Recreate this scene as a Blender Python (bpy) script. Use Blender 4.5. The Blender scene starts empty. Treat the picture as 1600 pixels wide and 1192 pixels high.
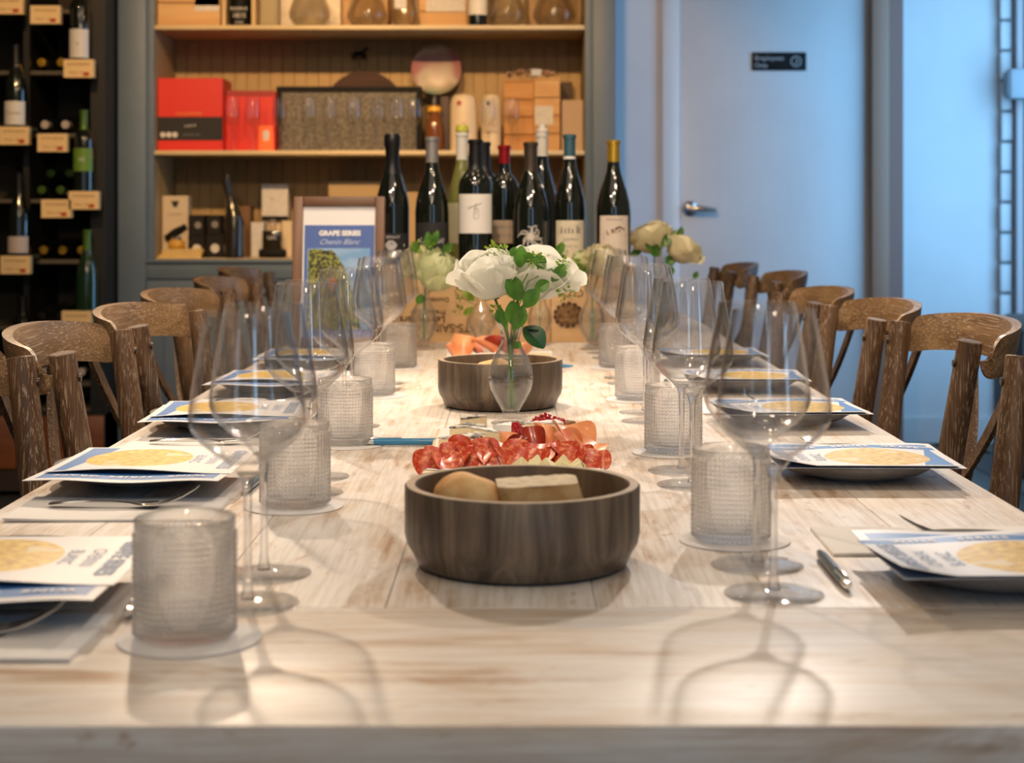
import bpy, bmesh, math, random
from mathutils import Vector, Matrix, Euler
random.seed(7)
PI = math.pi
sc = bpy.context.scene
COL = sc.collection
# ------------------------------------------------------------------ camera, world, lights, exposure
EYE = 1.08; TT = 0.76; F = 2500.0
cam = bpy.data.cameras.new('camera'); co = bpy.data.objects.new('camera', cam); COL.objects.link(co)
co.location = (0, 0, EYE); co.rotation_euler = (PI/2, 0, 0)
cam.sensor_width = 36; cam.lens = F/1600*36; cam.shift_x = -5/1600; cam.shift_y = -262/1600
cam.dof.use_dof = True; cam.dof.focus_distance = 2.12; cam.dof.aperture_fstop = 7.2
cam.clip_start = 0.02
sc.camera = co
sc.view_settings.view_transform = 'Standard'; sc.view_settings.look = 'None'
sc.view_settings.gamma = 1; sc.view_settings.exposure = 0.0; sc.view_settings.use_curve_mapping = False
w = bpy.data.worlds.new('world'); sc.world = w; w.use_nodes = True
w.node_tree.nodes['Background'].inputs[0].default_value = (1.0, 0.90, 0.80, 1)
w.node_tree.nodes['Background'].inputs[1].default_value = 0.12
cy = sc.cycles
cy.max_bounces = 14; cy.transmission_bounces = 12; cy.transparent_max_bounces = 40; cy.glossy_bounces = 6; cy.diffuse_bounces = 3
cy.caustics_reflective = False; cy.caustics_refractive = True; cy.sample_clamp_indirect = 6; cy.use_denoising = True
cy.blur_glossy = 0.5

def light(kind, name, loc, energy, color, size=0.04, target=None, spot=None, blend=0.5, size_y=None):
    l = bpy.data.lights.new(name, kind); l.energy = energy; l.color = color
    if kind == 'AREA':
        l.size = size
        if size_y: l.shape = 'RECTANGLE'; l.size_y = size_y
    else: l.shadow_soft_size = size
    if kind == 'SPOT': l.spot_size = math.radians(spot); l.spot_blend = blend
    o = bpy.data.objects.new(name, l); COL.objects.link(o); o.location = loc
    if target is not None:
        o.rotation_euler = (Vector(target)-Vector(loc)).to_track_quat('-Z', 'Y').to_euler()
    return o
WARM = (1.0, 0.76, 0.54); NEUT = (1.0, 0.87, 0.75)
# track lights in the ceiling, then added fill and sparkle lights
light('SPOT', 'overhead_spot', (-0.95, 4.35, 2.60), 205, WARM, 0.04, (-0.2, 1.3, TT), 70, 0.7)
light('SPOT', 'overhead_spot', (0.85, 4.35, 2.60), 158, NEUT, 0.04, (0.25, 1.3, TT), 70, 0.7)
light('SPOT', 'overhead_spot', (-0.25, 2.8, 2.75), 112, WARM, 0.04, (-0.1, 3.7, TT), 85, 0.8)
light('SPOT', 'overhead_spot', (0.35, 1.2, 2.75), 70, WARM, 0.04, (0.1, 3.0, TT+0.1), 80, 0.8)
light('SPOT', 'overhead_spot', (-1.0, 0.9, 2.75), 90, WARM, 0.04, (-0.75, 3.2, 0.9), 70, 0.8)
light('SPOT', 'overhead_spot', (1.1, 1.8, 2.75), 40, WARM, 0.04, (0.7, 3.2, 0.9), 60, 0.8)
light('SPOT', 'overhead_spot', (0.0, -0.7, 2.7), 34, (1.0, 0.80, 0.60), 0.18, (0.0, 1.8, TT), 60, 0.8)  # warm front fill added above the camera to brighten the bread
for k, (x, y, z) in enumerate(((-0.55, 3.6, 2.74), (0.45, 3.5, 2.74), (-0.1, 2.1, 2.74), (0.8, 2.6, 2.74), (-1.3, 2.6, 2.74), (-0.5, 0.3, 2.74), (0.6, 0.1, 2.74), (0.1, 4.9, 2.74), (1.5, 4.0, 2.74), (-1.6, 4.2, 2.74), (-0.3, -1.2, 2.5), (0.9, -1.4, 2.5))):
    light('POINT', 'sparkle_light', (x, y, z), 4.5, (1.0, 0.76, 0.50), 0.028)  # small extra point lights added to make the glass sparkle
for x, e in ((-1.25, 120), (-0.55, 150), (0.1, 110)):
    light('SPOT', 'shelf_spot', (x, 3.7, 2.72), e*1.25, (1.0, 0.60, 0.27), 0.04, (x-0.02, 6.5, 1.45), 46, 0.6)
light('AREA', 'ceiling_fill', (-0.2, 1.6, 2.82), 16, (1.0, 0.86, 0.72), 2.4, (-0.2, 2.2, 0), size_y=3.0)  # unseen soft fill panel added under the ceiling
# daylight through the tall window on the right-hand wall
light('AREA', 'window_daylight', (2.68, 6.2, 1.50), 66, (0.25, 0.60, 1.0), 1.5, (1.7, 7.4, 1.1), size_y=2.2)
# behind the camera: added reflection panel, then shop front daylight
light('AREA', 'rear_cool_light', (-1.1, -2.3, 1.7), 5, (0.62, 0.80, 1.0), 0.5, (0.0, 3.0, 1.0), size_y=1.9)  # extra panel added for reflections in the glasses
light('AREA', 'rear_cool_light', (1.5, -2.2, 1.7), 10, (0.34, 0.66, 1.0), 0.35, (0.5, 3.0, 1.0), size_y=1.9)

# ------------------------------------------------------------------ materials
MATS = {}
def node_mat(name):
    m = bpy.data.materials.new(name); m.use_nodes = True
    nt = m.node_tree; b = nt.nodes['Principled BSDF']
    return m, nt, b
def L(nt, a, b): nt.links.new(a, b)
def N(nt, t, **kw):
    n = nt.nodes.new(t)
    for k, v in kw.items():
        if k == 'inp':
            for kk, vv in v.items(): n.inputs[kk].default_value = vv
        else: setattr(n, k, v)
    return n
def mat(name, col, rough=0.5, metal=0.0, coat=0.0, noise=0.0, nscale=20, bump=0.0, spec=0.5, sss=0.0, stretch=(1, 1, 1), col2=None, trans=0.0):
    if name in MATS: return MATS[name]
    m, nt, b = node_mat(name); MATS[name] = m
    b.inputs['Base Color'].default_value = (*col, 1); b.inputs['Roughness'].default_value = rough
    b.inputs['Metallic'].default_value = metal; b.inputs['Coat Weight'].default_value = coat
    b.inputs['Coat Roughness'].default_value = 0.05
    b.inputs['Specular IOR Level'].default_value = spec
    if sss:
        b.inputs['Subsurface Weight'].default_value = sss; b.inputs['Subsurface Scale'].default_value = 0.01
    if noise or col2 or bump:
        tc = N(nt, 'ShaderNodeTexCoord'); mp = N(nt, 'ShaderNodeMapping'); mp.inputs['Scale'].default_value = stretch
        oi = N(nt, 'ShaderNodeObjectInfo'); ad = N(nt, 'ShaderNodeVectorMath', operation='ADD')
        mu = N(nt, 'ShaderNodeMath', operation='MULTIPLY'); mu.inputs[1].default_value = 9.0
        L(nt, oi.outputs['Random'], mu.inputs[0]); L(nt, tc.outputs['Object'], mp.inputs[0]); L(nt, mp.outputs[0], ad.inputs[0]); L(nt, mu.outputs[0], ad.inputs[1])
        nz = N(nt, 'ShaderNodeTexNoise', inp={'Scale': nscale, 'Detail': 5, 'Roughness': 0.6}); L(nt, ad.outputs[0], nz.inputs['Vector'])
        if noise or col2:
            cr = N(nt, 'ShaderNodeValToRGB')
            c2 = col2 if col2 else tuple(c*(1-noise) for c in col)
            cr.color_ramp.elements[0].position = 0.38; cr.color_ramp.elements[1].position = 0.62
            cr.color_ramp.elements[0].color = (*c2, 1); cr.color_ramp.elements[1].color = (*col, 1)
            L(nt, nz.outputs['Fac'], cr.inputs[0]); L(nt, cr.outputs[0], b.inputs['Base Color'])
        if bump:
            bp = N(nt, 'ShaderNodeBump', inp={'Strength': bump, 'Distance': 0.002}); L(nt, nz.outputs['Fac'], bp.inputs['Height']); L(nt, bp.outputs[0], b.inputs['Normal'])
    return m
def wood(name, dark, mid, lite, axis=2, scale=14.0, rough=0.5, pores=None, ring=1.0, bump=0.25, lo=0.3, hi=0.72):
    """procedural wood, grain along an object axis; pores = colour of light flecks rubbed into the grain"""
    if name in MATS: return MATS[name]
    m, nt, b = node_mat(name); MATS[name] = m
    tc = N(nt, 'ShaderNodeTexCoord'); mp = N(nt, 'ShaderNodeMapping')
    s = [1.0, 1.0, 1.0]; s[axis] = 0.09; mp.inputs['Scale'].default_value = s
    oi = N(nt, 'ShaderNodeObjectInfo'); mu = N(nt, 'ShaderNodeMath', operation='MULTIPLY'); mu.inputs[1].default_value = 17.0
    ad = N(nt, 'ShaderNodeVectorMath', operation='ADD')
    L(nt, tc.outputs['Object'], mp.inputs[0]); L(nt, mp.outputs[0], ad.inputs[0]); L(nt, oi.outputs['Random'], mu.inputs[0]); L(nt, mu.outputs[0], ad.inputs[1])
    n1 = N(nt, 'ShaderNodeTexNoise', inp={'Scale': scale, 'Detail': 6, 'Roughness': 0.62, 'Distortion': ring}); L(nt, ad.outputs[0], n1.inputs['Vector'])
    mp2 = N(nt, 'ShaderNodeMapping'); s2 = [1.0, 1.0, 1.0]; s2[axis] = 0.12; mp2.inputs['Scale'].default_value = s2; L(nt, ad.outputs[0], mp2.inputs[0])
    n2 = N(nt, 'ShaderNodeTexNoise', inp={'Scale': scale*28, 'Detail': 3, 'Roughness': 0.65, 'Distortion': 0.3}); L(nt, mp2.outputs[0], n2.inputs['Vector'])
    cr = N(nt, 'ShaderNodeValToRGB'); e = cr.color_ramp.elements
    e[0].position = lo; e[0].color = (*dark, 1); e[1].position = hi; e[1].color = (*lite, 1)
    x = e.new((lo+hi)/2); x.color = (*mid, 1)
    L(nt, n1.outputs['Fac'], cr.inputs[0])
    out = cr.outputs[0]
    if pores:
        c2 = N(nt, 'ShaderNodeValToRGB'); f = c2.color_ramp.elements
        f[0].position = 0.53; f[0].color = (0, 0, 0, 1); f[1].position = 0.66; f[1].color = (0.75, 0.75, 0.75, 1)
        L(nt, n2.outputs['Fac'], c2.inputs[0])
        mx = N(nt, 'ShaderNodeMix', data_type='RGBA'); L(nt, c2.outputs[0], mx.inputs[0]); L(nt, out, mx.inputs[6]); mx.inputs[7].default_value = (*pores, 1)
        out = mx.outputs[2]
    L(nt, out, b.inputs['Base Color']); b.inputs['Roughness'].default_value = rough
    bp = N(nt, 'ShaderNodeBump', inp={'Strength': bump, 'Distance': 0.002}); L(nt, n2.outputs['Fac'], bp.inputs['Height']); L(nt, bp.outputs[0], b.inputs['Normal'])
    return m
def tabletop_mat(name, axis):
    """whitewashed pine: pale paint worn through to tan and brown streaks along the grain"""
    m, nt, b = node_mat(name)
    tc = N(nt, 'ShaderNodeTexCoord'); oi = N(nt, 'ShaderNodeObjectInfo'); mu = N(nt, 'ShaderNodeMath', operation='MULTIPLY'); mu.inputs[1].default_value = 23.0
    L(nt, oi.outputs['Random'], mu.inputs[0])
    def nz(lng, acr, detail=5, dist=0.0, rough=0.6):
        mp = N(nt, 'ShaderNodeMapping'); s = [acr, acr, acr]; s[axis] = lng; mp.inputs['Scale'].default_value = s
        ad = N(nt, 'ShaderNodeVectorMath', operation='ADD'); L(nt, tc.outputs['Object'], mp.inputs[0]); L(nt, mp.outputs[0], ad.inputs[0]); L(nt, mu.outputs[0], ad.inputs[1])
        n = N(nt, 'ShaderNodeTexNoise', inp={'Scale': 1.0, 'Detail': detail, 'Roughness': rough, 'Distortion': dist}); L(nt, ad.outputs[0], n.inputs['Vector']); return n.outputs['Fac']
    def ramp(src, p0, c0, p1, c1, mid=None):
        r = N(nt, 'ShaderNodeValToRGB'); e = r.color_ramp.elements; e[0].position = p0; e[0].color = (*c0, 1); e[1].position = p1; e[1].color = (*c1, 1)
        if mid: x = e.new(mid[0]); x.color = (*mid[1], 1)
        L(nt, src, r.inputs[0]); return r.outputs[0]
    grain = ramp(nz(2.2, 34, 6, 1.2), 0.32, (0.42, 0.25, 0.13), 0.66, (0.82, 0.77, 0.71), (0.44, (0.72, 0.61, 0.50)))
    fine = ramp(nz(9, 210, 3), 0.35, (0.84, 0.80, 0.77), 0.55, (1, 1, 1))
    patch = ramp(nz(3.5, 9, 5, 0.8, 0.7), 0.40, (0, 0, 0), 0.56, (0.85, 0.85, 0.85))
    spots = ramp(nz(14, 40, 4, 0.3, 0.65), 0.62, (0, 0, 0), 0.70, (0.62, 0.62, 0.62))
    mx = N(nt, 'ShaderNodeMix', data_type='RGBA'); L(nt, patch, mx.inputs[0]); L(nt, grain, mx.inputs[6]); mx.inputs[7].default_value = (0.84, 0.82, 0.80, 1)
    m2 = N(nt, 'ShaderNodeMix', data_type='RGBA'); L(nt, spots, m2.inputs[0]); L(nt, mx.outputs[2], m2.inputs[6]); m2.inputs[7].default_value = (0.44, 0.26, 0.13, 1)
    m3 = N(nt, 'ShaderNodeMix', data_type='RGBA', blend_type='MULTIPLY'); m3.inputs[0].default_value = 1; L(nt, m2.outputs[2], m3.inputs[6]); L(nt, fine, m3.inputs[7])
    L(nt, m3.outputs[2], b.inputs['Base Color'])
    b.inputs['Roughness'].default_value = 0.36; b.inputs['Specular IOR Level'].default_value = 0.4
    bp = N(nt, 'ShaderNodeBump', inp={'Strength': 0.28, 'Distance': 0.002}); L(nt, nz(5, 120, 4), bp.inputs['Height']); L(nt, bp.outputs[0], b.inputs['Normal'])
    return m
def glass_mat(name, base_fac=0.12, top=0.9, *a_, **k_): return _glass(name, base_fac, top, *a_, **k_)
def _glass(name, base_fac, top, power=2.2, ior=1.45, tint=(1, 1, 1), rough=0.0, clear=(0.992, 0.994, 0.996), refl=0.05):
    """thin clear glass: straight through when seen face on, refracting towards its edges"""
    m = bpy.data.materials.new(name); m.use_nodes = True; nt = m.node_tree
    nt.nodes.clear(); out = N(nt, 'ShaderNodeOutputMaterial')
    g = N(nt, 'ShaderNodeBsdfGlass', inp={'IOR': ior, 'Roughness': rough}); g.inputs['Color'].default_value = (*tint, 1)
    t = N(nt, 'ShaderNodeBsdfTransparent'); t.inputs['Color'].default_value = (*clear, 1)
    gl = N(nt, 'ShaderNodeBsdfGlossy', inp={'Roughness': 0.02}); m1 = N(nt, 'ShaderNodeMixShader')
    lw = N(nt, 'ShaderNodeLayerWeight', inp={'Blend': 0.5})
    p5 = N(nt, 'ShaderNodeMath', operation='POWER'); p5.inputs[1].default_value = 5.0; L(nt, lw.outputs['Facing'], p5.inputs[0])
    fm = N(nt, 'ShaderNodeMapRange', inp={'To Min': refl, 'To Max': 0.8}); L(nt, p5.outputs[0], fm.inputs['Value'])
    L(nt, fm.outputs[0], m1.inputs[0]); L(nt, t.outputs[0], m1.inputs[1]); L(nt, gl.outputs[0], m1.inputs[2])
    pw = N(nt, 'ShaderNodeMath', operation='POWER'); pw.inputs[1].default_value = power
    mr = N(nt, 'ShaderNodeMapRange', inp={'To Min': base_fac, 'To Max': top})
    mx = N(nt, 'ShaderNodeMixShader')
    L(nt, lw.outputs['Facing'], pw.inputs[0]); L(nt, pw.outputs[0], mr.inputs['Value']); L(nt, mr.outputs[0], mx.inputs[0])
    L(nt, m1.outputs[0], mx.inputs[1]); L(nt, g.outputs[0], mx.inputs[2]); L(nt, mx.outputs[0], out.inputs[0])
    return m

# ------------------------------------------------------------------ mesh helpers
class MB:
    def __init__(s): s.v = []; s.f = []; s.sm = True
    def add(s, v, f):
        o = len(s.v); s.v += [tuple(p) for p in v]; s.f += [tuple(i+o for i in q) for q in f]; return s
    def box(s, x0, x1, y0, y1, z0, z1, M=None):
        v = [(x0, y0, z0), (x1, y0, z0), (x1, y1, z0), (x0, y1, z0), (x0, y0, z1), (x1, y0, z1), (x1, y1, z1), (x0, y1, z1)]
        if M is not None: v = [M @ Vector(p) for p in v]
        return s.add(v, [(0, 3, 2, 1), (4, 5, 6, 7), (0, 1, 5, 4), (1, 2, 6, 5), (2, 3, 7, 6), (3, 0, 4, 7)])
    def lathe(s, prof, n=48, c=(0, 0, 0), M=None, sx=1, sy=1, rf=None):
        v = []; f = []; rows = []
        for (r, z) in prof:
            if r < 1e-6: rows.append([len(v)]); v.append((c[0], c[1], c[2]+z))
            else:
                row = []
                for i in range(n):
                    a = 2*PI*i/n; q = r*(rf(a, z) if rf else 1)
                    row.append(len(v)); v.append((c[0]+q*math.cos(a)*sx, c[1]+q*math.sin(a)*sy, c[2]+z))
                rows.append(row)
        for a, b in zip(rows, rows[1:]):
            if len(a) == 1 and len(b) == 1: continue
            for i in range(n):
                j = (i+1) % n
                if len(a) == 1: f.append((a[0], b[j], b[i]))
                elif len(b) == 1: f.append((a[i], a[j], b[0]))
                else: f.append((a[i], a[j], b[j], b[i]))
        if M is not None: v = [M @ Vector(p) for p in v]
        return s.add(v, f)
    def tube(s, pts, rad, n=8, cap=True, flat=1.0):
        pts = [Vector(p) for p in pts]; m = len(pts)
        if not hasattr(rad, '__len__'): rad = [rad]*m
        v = []; f = []; up = None
        for i, p in enumerate(pts):
            t = (pts[min(i+1, m-1)]-pts[max(i-1, 0)]).normalized()
            if up is None: up = Vector((0, 0, 1)) if abs(t.z) < 0.9 else Vector((1, 0, 0))
            a = t.cross(up)
            a = a.normalized() if a.length > 1e-6 else Vector((1, 0, 0))
            b = a.cross(t).normalized(); up = b
            for k in range(n):
                an = 2*PI*k/n; v.append(p+(a*math.cos(an)+b*math.sin(an)*flat)*rad[i])
        for i in range(m-1):
            for k in range(n):
                j = (k+1) % n; f.append((i*n+k, i*n+j, (i+1)*n+j, (i+1)*n+k))
        if cap:
            f.append(tuple(range(n-1, -1, -1))); f.append(tuple((m-1)*n+k for k in range(n)))
        return s.add(v, f)
    def grid(s, fn, nu, nv, closed_u=False):
        v = [fn(i/nu, j/nv) for j in range(nv+1) for i in range(nu+(0 if closed_u else 1))]
        w_ = nu+(0 if closed_u else 1); f = []
        for j in range(nv):
            for i in range(nu):
                i2 = (i+1) % w_ if closed_u else i+1
                f.append((j*w_+i, j*w_+i2, (j+1)*w_+i2, (j+1)*w_+i))
        return s.add(v, f)
    def slab(s, fn, nu, nv, th):
        """a sheet with thickness: fn(u,v)->point, thickened along -z or a given vector"""
        off = Vector(th) if hasattr(th, '__len__') else Vector((0, 0, -th))
        W = nu+1
        a = [Vector(fn(i/nu, j/nv)) for j in range(nv+1) for i in range(W)]
        b = [p+off for p in a]; n = len(a); f = []
        for j in range(nv):
            for i in range(nu):
                q = (j*W+i, j*W+i+1, (j+1)*W+i+1, (j+1)*W+i); f.append(q); f.append(tuple(n+k for k in reversed(q)))
        edge = [i for i in range(nu)]+[nu+j*W for j in range(nv)]+[nv*W+nu-i for i in range(nu)]+[(nv-j)*W for j in range(nv)]
        for k in range(len(edge)):
            x, y = edge[k], edge[(k+1) % len(edge)]; f.append((y, x, n+x, n+y))
        return s.add(a+b, f)
    def data(s, name, m, smooth=True, bevel=0.0, seg=2, recalc=True, sharp=35):
        me = bpy.data.meshes.new(name); me.from_pydata(s.v, [], s.f)
        if recalc or bevel:
            bm = bmesh.new(); bm.from_mesh(me)
            if bevel:
                es = [e for e in bm.edges if len(e.link_faces) == 2 and e.calc_face_angle(0) > 0.6]
                bmesh.ops.bevel(bm, geom=es, offset=bevel, segments=seg, profile=0.5, affect='EDGES')
            bmesh.ops.recalc_face_normals(bm, faces=bm.faces)
            bm.to_mesh(me); bm.free()
        for mm in (m if isinstance(m, (list, tuple)) else [m]): me.materials.append(mm)
        if smooth:
            me.polygons.foreach_set('use_smooth', [True]*len(me.polygons))
            me.set_sharp_from_angle(angle=math.radians(sharp))
        return me
    def build(s, name, m, parent=None, loc=(0, 0, 0), rot=(0, 0, 0), **kw):
        me = s.data(name, m, **kw); o = bpy.data.objects.new(name, me); COL.objects.link(o)
        o.location = loc; o.rotation_euler = rot
        if parent is not None: o.parent = parent
        return o
def box(x0, x1, y0, y1, z0, z1): return MB().box(x0, x1, y0, y1, z0, z1)
def tag(o, label=None, cat=None, group=None, kind=None):
    if label: o['label'] = label
    if cat: o['category'] = cat
    if group: o['group'] = group
    if kind: o['kind'] = kind
    return o
def thing(name, loc, label, cat, group=None, rz=0.0, rot=None):
    o = bpy.data.objects.new(name, None); COL.objects.link(o); o.empty_display_size = 0.05
    o.location = loc; o.rotation_euler = rot if rot else (0, 0, rz)
    return tag(o, label, cat, group)
def dup(root, loc=None, rz=None, label=None, group=None, scale=None):
    def cp(o, par):
        c = o.copy(); COL.objects.link(c)
        if par is not None: c.parent = par
        for ch in o.children: cp(ch, c)
        return c
    c = cp(root, None)
    if loc is not None: c.location = loc
    if rz is not None: c.rotation_euler = (0, 0, rz)
    if label: c['label'] = label
    if group: c['group'] = group
    if scale: c.scale = scale
    return c
def struct(o): o['kind'] = 'structure'; return o
def text2d(body, size, bold=0.0, shear=0.0, space=1.0):
    cu = bpy.data.curves.new('lettering', 'FONT'); cu.body = body; cu.size = size; cu.align_x = 'CENTER'; cu.align_y = 'CENTER'
    cu.offset = bold*size; cu.shear = shear; cu.space_character = space; cu.resolution_u = 3
    o = bpy.data.objects.new('t', cu); COL.objects.link(o)
    dg = bpy.context.evaluated_depsgraph_get(); me = bpy.data.meshes.new_from_object(o.evaluated_get(dg))
    v = [(p.co.x, p.co.y) for p in me.vertices]; f = [tuple(p.vertices) for p in me.polygons]
    bpy.data.objects.remove(o); bpy.data.curves.remove(cu); bpy.data.meshes.remove(me)
    return v, f
def letter(mb, body, size, fn, **kw):
    v, f = text2d(body, size, **kw); mb.add([fn(x, y) for x, y in v], f); return mb
def G(px, py, z=TT):
    """photo pixel to a point on the horizontal plane z"""
    D = (EYE-z)*F/(py-334.0); return ((px-805.0)*D/F, D, z)
def V(px, py, D):
    """photo pixel to a point on the upright plane y = D"""
    return ((px-805.0)*D/F, D, EYE-(py-334.0)*D/F)

def let_through(m, f=0.3):
    nt = m.node_tree; b = nt.nodes['Principled BSDF']; o = nt.nodes['Material Output']
    t = N(nt, 'ShaderNodeBsdfTranslucent'); mx = N(nt, 'ShaderNodeMixShader'); mx.inputs[0].default_value = f
    src = b.inputs['Base Color']
    if src.is_linked: L(nt, src.links[0].from_socket, t.inputs[0])
    else: t.inputs[0].default_value = src.default_value
    L(nt, b.outputs[0], mx.inputs[1]); L(nt, t.outputs[0], mx.inputs[2]); L(nt, mx.outputs[0], o.inputs[0]); return m
def scatter(m, f):
    """moulded beads scatter a little of the light that passes"""
    nt = m.node_tree; o = [n for n in nt.nodes if n.type == 'OUTPUT_MATERIAL'][0]; src = o.inputs[0].links[0].from_socket
    t = N(nt, 'ShaderNodeBsdfTranslucent'); t.inputs[0].default_value = (0.96, 0.96, 0.95, 1); mx = N(nt, 'ShaderNodeMixShader'); mx.inputs[0].default_value = f
    L(nt, src, mx.inputs[1]); L(nt, t.outputs[0], mx.inputs[2]); L(nt, mx.outputs[0], o.inputs[0]); return m
# common materials
plank_y = tabletop_mat('whitewashed_pine_lengthways', 1)
plank_x = tabletop_mat('whitewashed_pine_crossways', 0)
m_glass = glass_mat('clear_glass', 0.02, 0.80, 4.2, clear=(0.987, 0.989, 0.991))
m_solid = glass_mat('solid_clear_glass', 0.30, 0.9, 1.5)
m_foot = glass_mat('glass_foot', 0.03, 0.30, 3.0, clear=(0.985, 0.988, 0.99))
m_tumbler = scatter(glass_mat('beaded_glass', 0.36, 0.80, 1.3, ior=1.42, clear=(0.995, 0.997, 0.998), refl=0.075), 0.05)
m_chair = wood('chair_oak', (0.045, 0.022, 0.010), (0.105, 0.055, 0.026), (0.19, 0.11, 0.055), 2, 16, 0.38, pores=(0.42, 0.33, 0.24), bump=0.35)
m_chairback = wood('chair_oak_back', (0.10, 0.052, 0.022), (0.20, 0.115, 0.052), (0.30, 0.185, 0.09), 1, 16, 0.36, pores=(0.50, 0.40, 0.28), ring=2.0, bump=0.35)
m_bowl = wood('smoked_wood', (0.06, 0.044, 0.032), (0.135, 0.10, 0.073), (0.22, 0.17, 0.125), 2, 26, 0.42, ring=1.8, bump=0.12, lo=0.38, hi=0.64)
m_bowlin = wood('smoked_wood_inside', (0.05, 0.03, 0.016), (0.11, 0.07, 0.04), (0.18, 0.12, 0.075), 2, 18, 0.5, ring=1.4)
m_rim = mat('bowl_rim_wood', (0.46, 0.35, 0.23), 0.45, noise=0.3, nscale=30)
m_white = mat('white_paper', (0.80, 0.80, 0.82), 0.6)
m_napkin = mat('white_napkin', (0.82, 0.81, 0.80), 0.85, bump=0.15, nscale=300)
m_ink = mat('pale_blue_ink', (0.30, 0.40, 0.60), 0.6)
m_black = mat('black_print', (0.006, 0.006, 0.007), 0.6, spec=0.15)
m_whiteprint = mat('white_print', (0.80, 0.80, 0.80), 0.5)
m_steel = mat('polished_steel', (0.75, 0.73, 0.70), 0.14, metal=1)
m_paint = mat('grey_blue_paint', (0.105, 0.155, 0.225), 0.5, noise=0.08, nscale=6)
m_cream = mat('cream_shelf_paint', (0.62, 0.50, 0.30), 0.5, noise=0.06, nscale=8)
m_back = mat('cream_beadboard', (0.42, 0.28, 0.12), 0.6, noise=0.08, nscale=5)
m_wall = mat('white_wall_paint', (0.60, 0.61, 0.63), 0.6, noise=0.05, nscale=2.5)
m_door = mat('white_door_paint', (0.50, 0.51, 0.53), 0.5, noise=0.08, nscale=2.0)
m_trim = mat('taupe_trim_paint', (0.27, 0.145, 0.095), 0.55)

# ------------------------------------------------------------------ the room
def pmat_floor():
    return wood('dark_floor_boards', (0.035, 0.028, 0.022), (0.06, 0.05, 0.04), (0.10, 0.085, 0.07), 1, 4, 0.45)
mfl = pmat_floor()
fl = struct(box(-2.75, 2.75, -3.0, 7.9, -0.06, -0.012).build('floor', mat('floor_base', (0.03, 0.025, 0.02), 0.8), smooth=False))
bd = box(-0.09, 0.09, 0, 2.2, -0.012, 0.0).data('floor_board', mfl, smooth=False)
for i in range(29):
    for k in range(4):
        o = bpy.data.objects.new('floor_board', bd); COL.objects.link(o); o.parent = fl
        o.location = (-2.62+i*0.187, -0.9+k*2.2-(i % 2)*0.7, 0)
DW = 7.2
xw = lambda px, D: (px-805)*D/F
jx0, jx1 = xw(1060, DW), xw(1360, DW)          # door opening
wb = MB().box(-2.75, jx0-0.012, DW, DW+0.14, 0, 2.9).box(jx1+0.012, xw(1386, DW), DW, DW+0.14, 0, 2.9).box(jx0-0.012, jx1+0.012, DW, DW+0.14, 2.16, 2.9)
struct(wb.build('wall_back', m_wall, smooth=False))
struct(box(xw(1386.5, DW), xw(1408, DW), DW-0.04, 7.55, 0, 2.9).build('wall_return', mat('taupe_wall_dark', (0.19, 0.10, 0.08), 0.6), smooth=False))
struct(box(xw(1408.5, DW), xw(1562, 7.55), 7.55, 7.68, 0, 2.9).build('wall_alcove', m_wall, smooth=False))
struct(box(-2.87, -2.75, -3.0, 7.9, 0, 2.9).build('wall_left', mat('dark_wall', (0.10, 0.085, 0.07), 0.8), smooth=False))
struct(box(-2.87, 2.87, -3.0, 7.9, 2.9, 3.0).build('ceiling', mat('ceiling_paint', (0.30, 0.27, 0.23), 0.8), smooth=False))
wr = MB().box(2.75, 2.87, -3.0, 4.2, 0, 2.9).box(2.75, 2.87, 7.0, 7.9, 0, 2.9).box(2.75, 2.87, 4.2, 7.0, 0, 0.3).box(2.75, 2.87, 4.2, 7.0, 2.65, 2.9)
struct(wr.build('wall_right', m_wall, smooth=False))
wf = MB()
for y in (4.2, 5.58, 6.94): wf.box(2.76, 2.84, y, y+0.06, 0.3, 2.65)
for z in (0.3, 2.59): wf.box(2.761, 2.839, 4.2, 7.0, z, z+0.06)
wn = struct(wf.build('window_1', m_trim, smooth=False))
# painted brick pier between alcove and the shop window
pier = struct(box(xw(1562, 7.55), xw(1583, 7.55), 7.52, 7.68, 0, 2.9).build('wall_pier', mat('grey_mortar', (0.44, 0.46, 0.48), 0.9), smooth=False))
br = box(0, xw(1581, 7.5)-xw(1564, 7.5), 0, 0.03, 0, 0.128).data('brick', m_wall, bevel=0.006)
for k in range(20):
    o = bpy.data.objects.new('brick', br); COL.objects.link(o); o.parent = pier; o.location = (xw(1563, 7.5)+random.uniform(-.003, .003), 7.485+random.uniform(0, .006), 0.005+k*0.142)
struct(box(xw(1583, 7.5), xw(1592, 7.5), 7.44, 7.6, 0, 2.9).build('trim_1', mat('pinkish_grey_trim', (0.42, 0.38, 0.40), 0.5), smooth=False))
struct(box(xw(1592, 7.5), 2.75, 7.5, 7.6, 0, 2.9).build('window_2', mat('dark_glass_door', (0.01, 0.014, 0.02), 0.1), smooth=False))
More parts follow.
